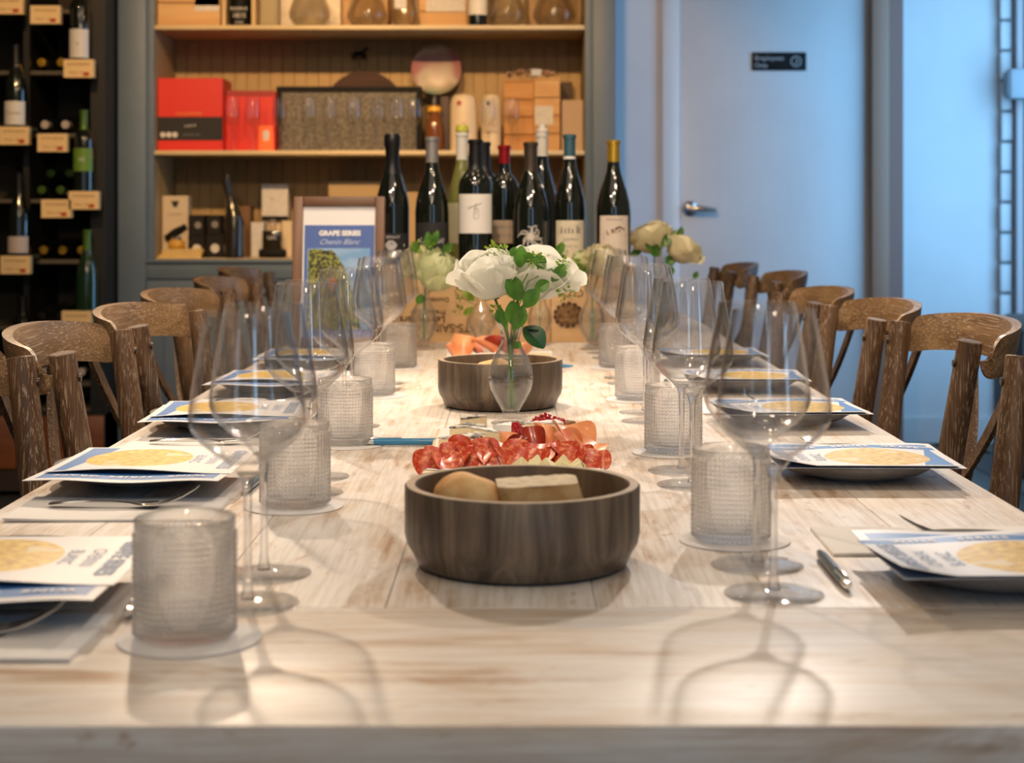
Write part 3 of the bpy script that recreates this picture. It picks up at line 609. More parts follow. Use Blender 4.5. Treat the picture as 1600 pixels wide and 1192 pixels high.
for k, (px, lab) in enumerate(names[1:]):
    D = 6.335+0.02*(k % 2); dup(g0, (xw(px, D), D, ZM), 0, 'small tasting glass '+lab)

# bottom shelf
t, wd, H = gift_box('gift_box', 252, 294, 306, ZB, 6.44, 0.07, mat('cream_card', (0.55, 0.46, 0.34), 0.6), 'tall cream carton with dark triangular emblem on the bottom shelf')
MB().add([(-0.016, -0.002, H-0.02), (0.016, -0.002, H-0.02), (0.007, -0.002, H-0.045), (-0.007, -0.002, H-0.045)], [(0, 1, 2, 3)]).build('emblem', m_lab_grey, t, smooth=False)
mb = MB(); mb.tube([(-0.035, -0.006, 0.075), (0.0, -0.007, 0.10), (0.045, -0.006, 0.125)], [0.014, 0.016, 0.012], 8); mb.build('corkscrew_picture', m_black, t)
words(t, 'CORKSCREW', 0.009, 0, H-0.075, m_print_grey)
m_dkb = mat('charcoal_card', (0.014, 0.012, 0.012), 0.6, spec=0.2, noise=0.3, nscale=40)
for (p0, p1, y0, zb_, D, lab) in ((295, 320, 368, ZB, 6.40, 'small charcoal carton, lower in the stack, next to cream carton'), (322, 350, 366, ZB, 6.41, 'small charcoal carton, lower in the stack, next to carafe')):
    t, wd, H = gift_box('gift_box', p0, p1, y0, zb_, D, 0.1, m_dkb, lab)
    MB().lathe([(0, 0), (0.018, 0), (0.018, 0.001), (0, 0.001)], 16, M=Matrix.Translation((0, -0.001, H*0.4)) @ Matrix.Rotation(PI/2, 4, 'X')).build('printed_mark', m_paperlab, t)
    zt_ = ZB+H
for (p0, p1, D, lab) in ((296, 319, 6.41, 'small charcoal carton on top of stack, next to cream carton'), (323, 345, 6.42, 'small charcoal carton on top of stack, next to carafe')):
    zb_ = EYE-((368 if p0 < 300 else 366)-334)*(6.40 if p0 < 300 else 6.41)/F+0.001
    t, wd, H = gift_box('gift_box', p0, p1, 336, zb_, D, 0.08, m_dkb, lab)
    MB().lathe([(0, 0), (0.014, 0), (0.014, 0.001), (0, 0.001)], 16, M=Matrix.Translation((0.005, -0.001, H*0.5)) @ Matrix.Rotation(PI/2, 4, 'X')).build('printed_mark', m_print_grey, t)
m_yel = mat('yellow_card', (0.72, 0.46, 0.02), 0.5, noise=0.25, nscale=30)
for k in range(3):
    t = thing('yellow_booklet', (xw(281, 6.37)+0.004*k, 6.37, ZB+0.012*k), ['bottom', 'middle', 'top'][k]+' yellow booklet in the low pile on the bottom shelf', 'booklet')
    MB().box(-0.088+0.01*k, 0.085, 0, 0.10, 0, 0.0035).box(-0.088+0.01*k, 0.085, 0, 0.10, 0.008, 0.0115).box(-0.088+0.01*k, -0.084+0.01*k, 0, 0.10, 0.0035, 0.008).build('cover', m_yel, t, smooth=False)
    MB().box(-0.084+0.01*k, 0.083, 0.002, 0.098, 0.0035, 0.008).build('pages', m_paperlab, t, smooth=False)
t = thing('amber_jar', (xw(276, 6.415), 6.415, ZB+0.037), 'small amber glass jar on the pile of yellow booklets', 'jar')
MB().lathe([(0, 0), (0.028, 0), (0.034, 0.01), (0.032, 0.03), (0.02, 0.038), (0, 0.038)], 20, sx=1.0).build('jar_body', mat('amber_glass', (0.6, 0.34, 0.06), 0.1, coat=0.4), t)
MB().lathe([(0, 0.038), (0.021, 0.038), (0.021, 0.046), (0, 0.046)], 20).build('lid', m_steel, t)
# tall dark carafe with slanted neck
t = thing('carafe', (xw(368, 6.38), 6.38, ZB), 'tall dark glass carafe with a bent neck on bottom shelf', 'carafe')
hh = [(365.5, 403), (365.5, 345), (364, 330), (361, 315), (357, 300), (354, 285), (355, 272)]
mb = MB().tube([(xw(a, 6.38)-xw(368, 6.38), 0, EYE-(b-334)*6.38/F-ZB) for a, b in hh], [0.040, 0.041, 0.030, 0.016, 0.015, 0.019, 0.012], 20); mb.build('carafe_body', mat('black_glass', (0.02, 0.016, 0.008), 0.08, coat=0.7), t)
t, wd, H = gift_box('gift_box', 352, 391, 322, ZB, 6.5, 0.1, mat('chestnut_card', (0.16, 0.075, 0.025), 0.5), 'chestnut brown carton standing behind the dark carafe')
t, wd, H = gift_box('gift_box', 392, 412, 347, ZB, 6.47, 0.1, m_paperlab, 'small white carton between chestnut carton and the black perfume-like bottle')
t, wd, H = gift_box('gift_box', 440, 456, 345, ZB, 6.46, 0.1, mat('ivory_card', (0.62, 0.50, 0.34), 0.6), 'narrow ivory carton behind the photo frame edge, bottom shelf')
t, wd, H = gift_box('gift_box', 410, 439, 344, ZB, 6.57, 0.1, mat('ivory_card', (0.62, 0.50, 0.34), 0.6), 'ivory carton carrying the tall white box, bottom shelf')
zz = EYE-(344-334)*6.57/F+0.001
t, wd, H = gift_box('gift_box', 409, 450, 288, zz, 6.55, 0.1, m_paperlab, 'white box standing on top of the ivory carton'); plate_on(t, -wd, wd, 0, 0.016, m_black, 'band'); words(t, 'glass', 0.01, -0.01, H*0.6, m_print_grey)
t = thing('square_bottle', (xw(424, 6.38), 6.38, ZB), 'square black bottle with clear stopper before white cartons, bottom shelf', 'bottle')
MB().box(-0.052, 0.052, 0, 0.07, 0, 0.035).build('base', m_black, t, bevel=0.008)
MB().box(-0.038, 0.038, 0.005, 0.06, 0.036, 0.110).build('bottle_glass', mat('black_glass', (0.02, 0.016, 0.008), 0.08, coat=0.7), t, bevel=0.006)
MB().lathe([(0, 0), (0.014, 0), (0.012, 0.012), (0.018, 0.02), (0.017, 0.038), (0, 0.044)], 20, c=(0, 0.032, 0.110)).build('stopper', m_decant, t)
words(t, 'GIN', 0.02, 0, 0.08, m_paperlab, y=0.004)
m_kraft2 = mat('tan_card', (0.40, 0.28, 0.14), 0.6)
for (p0, p1, y0, D, lab) in ((513, 600, 284, 6.52, 'wide tan carton behind the framed poster on the bottom shelf'), (602, 690, 300, 6.5, 'wide tan carton behind the bottles on the bottom shelf'), (700, 800, 322, 6.5, 'tan carton behind the red-capped bottle on the bottom shelf'), (806, 905, 320, 6.5, 'tan carton behind the blue-capped bottle on the bottom shelf')):
    gift_box('gift_box', p0, p1, y0, ZB, D, 0.14, m_kraft2, lab)

# ------------------------------------------------------------------ the wine rack
DR = 6.15; SR = F/DR
rx1 = -1.572; rx0 = -2.45
zr = lambda y: EYE-(y-334)/SR
m_blk = mat('black_metal', (0.008, 0.008, 0.008), 0.5)
rack = thing('wine_rack', (-2.0, DR, 0), 'black metal wine rack full of bottles beside the grey-blue cabinet', 'wine rack')
def rpart(mb, name, m, **kw):
    mb.v = [(a+2.0, b-DR, c) for a, b, c in mb.v]; return mb.build(name, m, rack, **kw)
rpart(box(rx1-0.055, rx1, DR-0.02, DR+0.42, 0, 2.75), 'upright', m_blk); rpart(box(rx0, rx0+0.05, DR, DR+0.42, 0, 2.75), 'upright', m_blk)
rpart(box(xw(40, DR)-0.012, xw(40, DR)+0.012, DR+0.01, DR+0.42, 0.36, 2.75), 'divider', m_blk)
rpart(box(rx0+0.05, rx1-0.055, DR+0.40, DR+0.42, 0.36, 2.75), 'back_panel', mat('dark_olive_back', (0.040, 0.031, 0.018), 0.8))
m_rackshelf = mat('rack_shelf', (0.10, 0.085, 0.06), 0.5)
SH = {}
for y_ in (16, 112, 210, 313, 408, 512, 600, 640):
    rpart(box(rx0+0.05, xw(40, DR)-0.013, DR+0.02, DR+0.40, zr(y_+4), zr(y_-2)), 'shelf', m_rackshelf)
    rpart(box(xw(40, DR)+0.013, rx1-0.056, DR+0.02, DR+0.40, zr(y_+4), zr(y_-2)), 'shelf', m_rackshelf)
m_base = wood('orange_rack_base', (0.20, 0.05, 0.012), (0.30, 0.085, 0.02), (0.38, 0.12, 0.03), 0, 6, 0.45)
rpart(box(rx0, rx1, DR-0.03, DR+0.42, 0.02, zr(646)), 'plinth', mat('dark_plinth', (0.05, 0.03, 0.02), 0.6))
for a, b in ((-1.9, -1.571), (-2.235, -1.904), (-2.45, -2.239)):
    rpart(box(a+0.002, b, DR-0.045, DR-0.031, zr(730), zr(648)), 'drawer_front', m_base, bevel=0.003)
# price tags hang on the shelf edges
m_tag = mat('price_tag_card', (0.85, 0.62, 0.32), 0.6); m_tagink = mat('tag_ink', (0.25, 0.14, 0.05), 0.6); m_tagred = mat('tag_red', (0.45, 0.06, 0.01), 0.6)
for (px, py, wh) in ((13, 8, ''), (71, 23, ''), (123, 107, ''), (22, 212, ''), (82, 223, ''), (131, 313, ''), (88, 326, ''), (24, 414, ''), (120, 500, 'dim')):
    p = V(px, py, DR-0.12)
    lab = {13: 'topmost cream price tag on the wine rack, at the frame corner', 71: 'cream price tag under the top shelf between two bottles', 123: 'cream price tag under the white-label bottle with a drop emblem', 22: 'cream price tag under the second white-label bottle', 82: 'cream price tag beside the neck of the green-label bottle', 131: 'cream price tag right below the green-label bottle', 88: 'cream price tag overlapping the one under green-label bottle', 24: 'lowest bright cream price tag, below a white-label bottle', 120: 'dim price tag on the low rack shelf behind the chair'}[px]
    t = thing('price_tag', (p[0], DR-0.12, p[2]), lab, 'price tag', 'price tags on the wine rack')
    hw = 0.056; hh_ = 0.034
    MB().box(-hw, hw, -0.003, 0.028, -hh_, hh_).build('card', m_tag, t, smooth=False)
    mb = MB(); letter(mb, 'WHITE BLEND', 0.013, lambda a, b: (a, -0.0045, b+0.016)); letter(mb, '750 ml   29', 0.011, lambda a, b: (a-0.01, -0.0045, b-0.016)); mb.build('lettering', m_tagink, t, smooth=False)
    MB().box(0.018, 0.040, -0.0044, -0.003, -0.028, -0.014).build('logo_mark', m_tagred, t, smooth=False)
# standing display bottles
m_cap_blk = foil('black_foil', (0.02, 0.02, 0.022)); m_cap_gold = foil('gold_foil', (0.85, 0.50, 0.06), 0.25, 0.8); m_cap_green = foil('green_foil', (0.07, 0.14, 0.02), 0.3, 0.3)
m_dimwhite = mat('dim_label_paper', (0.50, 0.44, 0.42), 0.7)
def rack_bottle(px, ybot, kind, capm, lab, lm=None, lz=(0.09, 0.16), glass=None, sc_=(1, 1), words_=None, wm=None):
    D = DR-0.072; zb = EYE-(ybot-334)*D/F
    rpart(box(xw(px, D)-0.055, xw(px, D)+0.055, DR-0.115, DR+0.018, zb-0.012, zb-0.001), 'ledge', m_rackshelf)
    t, R = bottle(kind, D, px, zb, sc_, capm, 0.235, glass or m_dark, lab)
    if lm: blabel(t, R, R*2.4, lz[0], lz[1], lm)
    if words_: bwords(t, R, words_, 0.022, sum(lz)/2, wm or m_print_grey)
rack_bottle(125, 94, 'bordeaux', m_cap_green, 'rack bottle with tall white label and small drop emblem', m_lab_white, (0.006, 0.115), words_='o')
rack_bottle(25, 198, 'burgundy', m_cap_blk, 'rack bottle with two-line white label near the frame edge', m_lab_white, (0.006, 0.095), words_='Cuvee')
rack_bottle(131, 300, 'bordeaux', m_cap_green, 'rack bottle with a bright green label and green neck', mat('green_label', (0.13, 0.26, 0.03), 0.5), (0.078, 0.165), words_='90', wm=m_paperlab)
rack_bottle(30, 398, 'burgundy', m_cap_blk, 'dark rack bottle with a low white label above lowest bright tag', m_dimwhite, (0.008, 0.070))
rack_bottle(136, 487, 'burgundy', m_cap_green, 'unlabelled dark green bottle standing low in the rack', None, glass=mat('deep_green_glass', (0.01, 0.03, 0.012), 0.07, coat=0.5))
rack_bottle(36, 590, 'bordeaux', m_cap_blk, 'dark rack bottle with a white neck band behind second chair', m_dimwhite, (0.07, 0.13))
# lying bottles, necks towards the room
def lying(px, py, capm, lab, grp):
    t = thing('lying_bottle', (xw(px, DR+0.06), DR+0.37, zr(py)), lab, 'bottle', grp, rot=(PI/2, 0, 0))
    P = [(r*0.9, z) for r, z in PROF['bordeaux']]
    MB().lathe(P, 20).build('bottle_glass', m_dark, t)
    MB().lathe([(0.0135, 0.255), (0.0138, 0.295), (0.0158, 0.30), (0.0158, 0.311), (0, 0.3125)], 16).build('capsule', capm, t)
    return t
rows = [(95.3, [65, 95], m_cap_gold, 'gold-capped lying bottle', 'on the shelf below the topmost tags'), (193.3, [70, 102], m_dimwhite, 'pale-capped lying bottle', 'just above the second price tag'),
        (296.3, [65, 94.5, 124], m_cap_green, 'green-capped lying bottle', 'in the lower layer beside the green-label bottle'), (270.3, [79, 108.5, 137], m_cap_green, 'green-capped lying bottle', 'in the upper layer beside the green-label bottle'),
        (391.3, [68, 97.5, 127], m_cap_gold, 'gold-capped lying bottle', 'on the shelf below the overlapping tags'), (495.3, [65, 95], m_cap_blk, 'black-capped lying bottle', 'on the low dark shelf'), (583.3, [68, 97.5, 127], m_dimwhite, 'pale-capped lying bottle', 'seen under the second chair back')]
for py, lst, cm, a_, b_ in rows:
    src = None
    for k, px in enumerate(lst):
        lab = f"{['first', 'second', 'third'][k]} {a_} from the frame edge, {b_}"
        if src is None: src = lying(px, py, cm, lab, 'bottles lying in the wine rack')
        else: dup(src, (xw(px, DR+0.06), DR+0.37, zr(py)), label=lab)

# ------------------------------------------------------------------ the table
TX0, TX1, TY0, TY1 = -0.558, 0.546, 1.0, 5.15; TH = 0.048
table = thing('dining_table', (0, 3.0, 0), 'long whitewashed plank dining table running away from the camera', 'table')
def tpart(mb, name, m, **kw):
    o = mb.build(name, m, table, loc=(0, -3.0, 0), **kw); return o
end = 0.30
tpart(box(TX0, TX1, TY0, TY0+end-0.0003, TT-TH, TT), 'end_board', plank_x, bevel=0.0015)
tpart(box(TX0, TX1, TY1-end+0.001, TY1, TT-TH, TT), 'end_board', plank_x, bevel=0.004)
ws = [0.118, 0.146, 0.132, 0.15, 0.128, 0.150, 0.142]; k_ = (TX1-TX0)/sum(ws); x = TX0
for w_ in ws:
    w_ *= k_; tpart(box(x+0.0003, x+w_-0.0003, TY0+end, TY1-end, TT-TH, TT), 'plank', plank_y, bevel=0.0006, seg=1); x += w_
m_under = mat('table_underside', (0.22, 0.16, 0.11), 0.6, noise=0.3, nscale=12)
tpart(MB().box(TX0+0.06, TX1-0.06, TY0+0.08, TY0+0.105, TT-TH-0.09, TT-TH).box(TX0+0.06, TX1-0.06, TY1-0.105, TY1-0.08, TT-TH-0.09, TT-TH).box(TX0+0.06, TX0+0.085, TY0+0.106, TY1-0.106, TT-TH-0.09, TT-TH).box(TX1-0.085, TX1-0.06, TY0+0.106, TY1-0.106, TT-TH-0.09, TT-TH), 'apron', m_under, smooth=False)
for a in (TX0+0.09, TX1-0.17):
    for b in (TY0+0.11, 3.0, TY1-0.19): tpart(box(a, a+0.08, b, b+0.08, 0.0, TT-TH-0.0005), 'leg', m_under, bevel=0.005)

# ------------------------------------------------------------------ chairs
def make_chair(label):
    t = thing('dining_chair', (0, 0, 0), label, 'chair', 'bow-back chairs along the table')
    # local +x points away from the table
    ptop = 0.895
    for s in (-1, 1):
        pts = [(0.004, 0.205, 0.0), (-0.052, 0.172, 0.44), (-0.050, 0.176, 0.50), (-0.028, 0.190, 0.70), (0.0, 0.210, ptop)]
        mb = MB().tube([(a, b*s, c) for a, b, c in pts], [0.015, 0.019, 0.0195, 0.0195, 0.0180], 14); mb.build('back_post', m_chair, t, bevel=0.0015, seg=1)
    for s in (-1, 1):
        MB().tube([(-0.462, 0.19*s, 0.0), (-0.440, 0.168*s, 0.445)], [0.014, 0.018], 12).build('leg', m_chair, t)
        hole = MB().lathe([(0, 0), (0.0055, 0), (0.0055, 0.003), (0, 0.003)], 12, M=Matrix.Translation((-0.0225, 0.2085*s, ptop-0.033)) @ Matrix.Rotation(-PI/2, 4, 'Y')); hole.build('screw_plug', mat('dark_plug', (0.02, 0.012, 0.008), 0.4), t)
    def sq(u, v):
        a = u*2*PI; c_, s_ = math.cos(a), math.sin(a); k = (abs(c_)**3+abs(s_)**3)**(-1/3)
        return c_*k, s_*k
    mb = MB(); n = 40; v = []; 
    for zz, rr in ((0.447, 0.94), (0.452, 1.0), (0.470, 1.0), (0.476, 0.96), (0.470, 0.0)):
        for i in range(n):
            c_, s_ = sq(i/n, 0); v.append((-0.255+0.205*rr*c_, 0.205*rr*s_*(1-0.06*c_), zz))
    f = [(j*n+i, j*n+(i+1) % n, (j+1)*n+(i+1) % n, (j+1)*n+i) for j in range(4) for i in range(n)]; f.append(tuple(range(n-1, -1, -1)))
    mb.add(v, f).build('seat', m_chairback, t)
    # bent back board wrapping outside the posts, ending in rounded tongues
    A = 0.236
    def arc(u):
        a = -1.50+3.0*u
        return 0.006+0.082*math.cos(a)**0.9, A*math.sin(a), a
    def surf(side):
        def fn(u, v):
            u = 0.5-0.5*math.cos(u*PI)
            x, y, a = arc(u)
            e = min(u, 1-u)/0.07; k = math.sqrt(max(0, 1-(1-min(e, 1))**2)); k = max(k, 0.05)
            zc = ptop-0.027+0.019*math.cos(a); hgt = 0.0315*k
            lean = (v-0.5)*0.016
            nx, ny = math.cos(a), math.sin(a)
            off = 0.017 if side else 0.0
            roll = 0.004*math.sin(v*PI)
            return (x+nx*(off+(roll if side else -roll))+lean, y*(1+0.0)+ny*(off*0.4), zc+(v-0.5)*2*hgt)
        return fn
    mb = MB(); nu, nv = 40, 6
    a = [surf(False)(i/nu, j/nv) for j in range(nv+1) for i in range(nu+1)]; b = [surf(True)(i/nu, j/nv) for j in range(nv+1) for i in range(nu+1)]
    W = nu+1; n0 = len(a); f = []
    for j in range(nv):
        for i in range(nu):
            q = (j*W+i, j*W+i+1, (j+1)*W+i+1, (j+1)*W+i); f.append(q); f.append(tuple(n0+k for k in reversed(q)))
    ed = [i for i in range(nu)]+[nu+j*W for j in range(nv)]+[nv*W+nu-i for i in range(nu)]+[(nv-j)*W for j in range(nv)]
    for k in range(len(ed)): p, q = ed[k], ed[(k+1) % len(ed)]; f.append((q, p, n0+p, n0+q))
    mb.add(a+b, f).build('back_board', m_chairback, t, sharp=50)
    # bent cross strips
    for s in (-1, 1):
        def strip(u, v):
            q = u
            y = s*(0.150*(1-q)**1.0-0.13*q); x = 0.090*(1-q)-0.062*q+0.030*math.sin(q*PI)+(0.010 if s > 0 else 0.0)
            z = ptop-0.035-(ptop-0.035-0.478)*q
            return (x, y+(v-0.5)*0.034, z)
        MB().slab(strip, 14, 1, (0.008, 0, 0)).build('cross_strip', m_chair, t)
    mb = MB()
    mb.tube([(-0.445, -0.172, 0.2), (-0.445, 0.172, 0.2)], 0.010, 8).tube([(-0.45, -0.178, 0.26), (-0.03, -0.185, 0.26)], 0.010, 8).tube([(-0.45, 0.178, 0.26), (-0.03, 0.185, 0.26)], 0.010, 8)
    mb.build('stretcher', m_chair, t)
    return t
LS = [(-0.640, 1.86, 0.0), (-0.615, 2.335, 0.06), (-0.615, 2.85, -0.04), (-0.670, 3.44, -0.06), (-0.700, 4.10, 0.0), (-0.78, 4.86, 0.0)]
RS = [(0.656, 1.87, 0.0), (0.663, 2.54, 0.0), (0.636, 3.02, 0.0), (0.625, 3.54, 0.0), (0.71, 4.55, 0.0), (0.69, 5.32, 0.0)]
ORD = ['first', 'second', 'third', 'fourth', 'fifth', 'sixth']
ch = None
for i, (x, y, r) in enumerate(LS):
    lab = f'oak bow-back chair, {ORD[i]} from the camera on the wine-rack side of the table'
    if ch is None: ch = make_chair(lab); ch.location = (x, y, 0); ch.rotation_euler = (0, 0, PI+r)
    else: dup(ch, (x, y, 0), PI+r, lab)
for i, (x, y, r) in enumerate(RS):
    dup(ch, (x, y, 0), r, f'oak bow-back chair, {ORD[i]} from the camera on the door side of the table')

# ------------------------------------------------------------------ place settings
def mk_glass(label):
    t = thing('wine_glass', (0, 0, 0), label, 'wine glass', 'stemmed wine glasses along the table'); wine_glass_parts(t); return t
wg = None
LG = [[(387, 945), (412.5, 898)], [(479, 771), (492, 746)], [(538, 682), (550, 666.5)], [(590, 609.5), (596, 600)], [(613, 567.5), (620, 560)]]
RG = [[(1209, 930), (1183, 885)], [(1082, 759), (1065, 737)], [(1013, 659), (1008, 645.3)], [(983, 600), (977, 591)], [(954, 560), (946, 552)]]
for side, S_ in (('wine-rack side', LG), ('door side', RG)):
    for i, pr in enumerate(S_):
        for j, (px, py) in enumerate(pr):
            lab = f'{["nearer", "farther"][j]} tall wine glass of the {ORD[i]} pair from camera, {side}'
            if wg is None: wg = mk_glass(lab); c = wg
            else: c = dup(wg, label=lab)
            c.location = G(px, py); c.location.z += 0.0002; c.rotation_euler = (0, 0, random.uniform(0, 1))
# beaded tumblers
def mk_tumbler(label):
    t = thing('beaded_tumbler', (0, 0, 0), label, 'tumbler', 'beaded water tumblers along the table')
    R = 0.0372; H = 0.0905; nb = 50; rows_ = 17; z0 = 0.004; z1 = 0.080; pu = 6; pv = 6
    nu = nb*pu; nv = rows_*pv; v = []; f = []
    for j in range(nv+1):
        fz = j/pv % 1; zz = z0+(z1-z0)*j/nv
        for i in range(nu):
            fu = i/pu % 1; d = math.hypot(fu-0.5, fz-0.5)/0.5
            hgt = 0.0019*math.sqrt(max(0, 1-min(d, 1)**2)) if d < 1 else 0
            a = 2*PI*i/nu; v.append(((R+hgt)*math.cos(a), (R+hgt)*math.sin(a), zz))
    for j in range(nv):
        for i in range(nu): f.append((j*nu+i, j*nu+(i+1) % nu, (j+1)*nu+(i+1) % nu, (j+1)*nu+i))
    mb = MB(); mb.add(v, f)
    top = list(range(nv*nu, nv*nu+nu)); bot = list(range(nu))
    prof = [(R+0.0004, 0.0822), (R+0.0005, H-0.0008), (R-0.0005, H), (R-0.0018, H-0.0008), (R-0.0024, 0.07), (R-0.0030, 0.014), (R-0.008, 0.0105), (0, 0.0100)]
    base = top
    for (r, z) in prof:
        if r == 0:
            c = len(mb.v); mb.v.append((0, 0, z)); mb.f += [(base[i], base[(i+1) % nu], c) for i in range(nu)]; break
        row = list(range(len(mb.v), len(mb.v)+nu)); mb.v += [(r*math.cos(2*PI*i/nu), r*math.sin(2*PI*i/nu), z) for i in range(nu)]
        mb.f += [(base[i], base[(i+1) % nu], row[(i+1) % nu], row[i]) for i in range(nu)]; base = row
    base = bot
    for (r, z) in [(R-0.002, 0.0012), (R-0.006, 0.0003), (0, 0.0015)]:
        if r == 0:
            c = len(mb.v); mb.v.append((0, 0, z)); mb.f += [(base[(i+1) % nu], base[i], c) for i in range(nu)]; break
        row = list(range(len(mb.v), len(mb.v)+nu)); mb.v += [(r*math.cos(2*PI*i/nu), r*math.sin(2*PI*i/nu), z) for i in range(nu)]
        mb.f += [(base[(i+1) % nu], base[i], row[i], row[(i+1) % nu]) for i in range(nu)]; base = row
    mb.build('beaded_glass', m_tumbler, t, sharp=75)
    return t
LT = [(289, 998), (461, 792), (539, 695), (583, 618.5), (622, 575)]
RT = [(1142, 846), (1052, 708), (996, 625), (965, 575), (945, 540)]
m_coaster = mat('white_coaster_card', (0.70, 0.69, 0.70), 0.7)
tb = None; cs = None
for side, S_ in (('wine-rack side', LT), ('door side', RT)):
    for i, (px, py) in enumerate(S_):
        p = G(px, py); lab = f'clear beaded water tumbler, {ORD[i]} from the camera on the {side}'
        lc = f'round white paper coaster under the {ORD[i]} tumbler, {side}'
        if tb is None:
            tb = mk_tumbler(lab); tb.location = (p[0], p[1], TT+0.0018)
            cs = MB().lathe([(0, 0), (0.0535, 0), (0.0540, 0.0007), (0.0535, 0.0014), (0, 0.0014)], 64).build('coaster', m_coaster, loc=(p[0]+0.004, p[1]-0.002, TT+0.0002)); tag(cs, lc, 'coaster', 'round paper coasters')
        else:
            dup(tb, (p[0], p[1], TT+0.0018), random.uniform(0, 1), lab)
            c = cs.copy(); COL.objects.link(c); c.location = (p[0]+random.uniform(-.004, .004), p[1]+random.uniform(-.004, .004), TT+0.0002); c['label'] = lc

# plates, menus, napkins, forks, pens.  local frame of a place: +x towards the guest, y along the table
m_plate = mat('grey_stoneware', (0.32, 0.31, 0.31), 0.3, noise=0.25, nscale=25, coat=0.2)
def mk_plate(label):
    t = MB().lathe([(0, 0.0), (0.060, 0.0), (0.063, 0.003), (0.084, 0.007), (0.101, 0.0175), (0.1045, 0.0215), (0.1035, 0.0225), (0.099, 0.0200), (0.082, 0.0100), (0.060, 0.0075), (0, 0.0072)], 72).build('plate', m_plate)
    return tag(t, label, 'plate', 'grey stoneware plates')
MW, MH = 0.212, 0.178       # menu extent towards the guest / along the table
def page_mat(kind):
    m, nt, b = node_mat('menu_page_'+kind)
    at = N(nt, 'ShaderNodeUVMap'); sp = N(nt, 'ShaderNodeSeparateXYZ'); L(nt, at.outputs[0], sp.inputs[0])
    def math_(op, a, b_=None, c_=None):
        n_ = N(nt, 'ShaderNodeMath', operation=op)
        for k, q in enumerate((a, b_, c_)):
            if q is None: continue
            if isinstance(q, (int, float)): n_.inputs[k].default_value = q
            else: L(nt, q, n_.inputs[k])
        return n_.outputs[0]
    u, v = sp.outputs[0], sp.outputs[1]
    base = (0.80, 0.80, 0.83, 1); col = None
    def over(prev, mask, c):
        mx = N(nt, 'ShaderNodeMix', data_type='RGBA'); L(nt, mask, mx.inputs[0])
        if isinstance(prev, tuple): mx.inputs[6].default_value = prev
        else: L(nt, prev, mx.inputs[6])
        if isinstance(c, tuple): mx.inputs[7].default_value = c
        else: L(nt, c, mx.inputs[7])
        return mx.outputs[2]
    BLUE = (0.05, 0.21, 0.56, 1)
    if kind in ('front', 'frontband'):
        # blue foot of the page with a slanting upper edge, then the yellow disc
        corner = math_('GREATER_THAN', math_('ADD', u, math_('MULTIPLY', v, -0.10 if kind == 'front' else -0.16)), 0.80 if kind == 'front' else 0.80)
        border = math_('MULTIPLY', math_('MULTIPLY', math_('LESS_THAN', u, 0.965), math_('GREATER_THAN', v, 0.03)), math_('LESS_THAN', v, 0.97))
        col = over(base, math_('MULTIPLY', corner, border), BLUE)
        if kind == 'frontband':
            band = math_('MULTIPLY', math_('GREATER_THAN', v, 0.84), math_('LESS_THAN', v, 0.97)); col = over(col, band, BLUE)
        du = math_('SUBTRACT', u, 0.60); dv = math_('SUBTRACT', v, 0.47 if kind == 'front' else 0.42)
        rr_ = math_('SQRT', math_('ADD', math_('MULTIPLY', math_('MULTIPLY', du, du), (1/0.29)**2), math_('MULTIPLY', math_('MULTIPLY', dv, dv), (1/0.40)**2)))
        nz = N(nt, 'ShaderNodeTexNoise', inp={'Scale': 22.0, 'Detail': 4}); L(nt, at.outputs[0], nz.inputs[0])
        cr = N(nt, 'ShaderNodeValToRGB'); e = cr.color_ramp.elements; e[0].position = .35; e[0].color = (0.55, 0.30, 0.02, 1); e[1].position = .62; e[1].color = (0.88, 0.62, 0.12, 1); L(nt, nz.outputs[0], cr.inputs[0])
        col = over(col, math_('LESS_THAN', rr_, 1.0), cr.outputs[0])
        n3 = N(nt, 'ShaderNodeTexNoise', inp={'Scale': 5.0, 'Detail': 2}); L(nt, at.outputs[0], n3.inputs[0])
        pale_blotch = math_('MULTIPLY', math_('MULTIPLY', math_('LESS_THAN', rr_, 0.95), math_('GREATER_THAN', n3.outputs[0], 0.60)), 0.6)
        col = over(col, pale_blotch, (0.85, 0.80, 0.66, 1))  # random paler blotches over the yellow disc
    else:
        m1 = math_('MULTIPLY', math_('MULTIPLY', math_('GREATER_THAN', v, 0.70), math_('LESS_THAN', v, 0.93)), math_('MULTIPLY', math_('LESS_THAN', u, 0.96), math_('GREATER_THAN', u, 0.04)))
        col = over(base, m1, BLUE)
    L(nt, col, b.inputs['Base Color']); b.inputs['Roughness'].default_value = 0.38
    return m
PG = {k: page_mat(k) for k in ('front', 'frontband', 'inner')}
m_blueback = mat('blue_back_page', (0.05, 0.13, 0.34), 0.45)
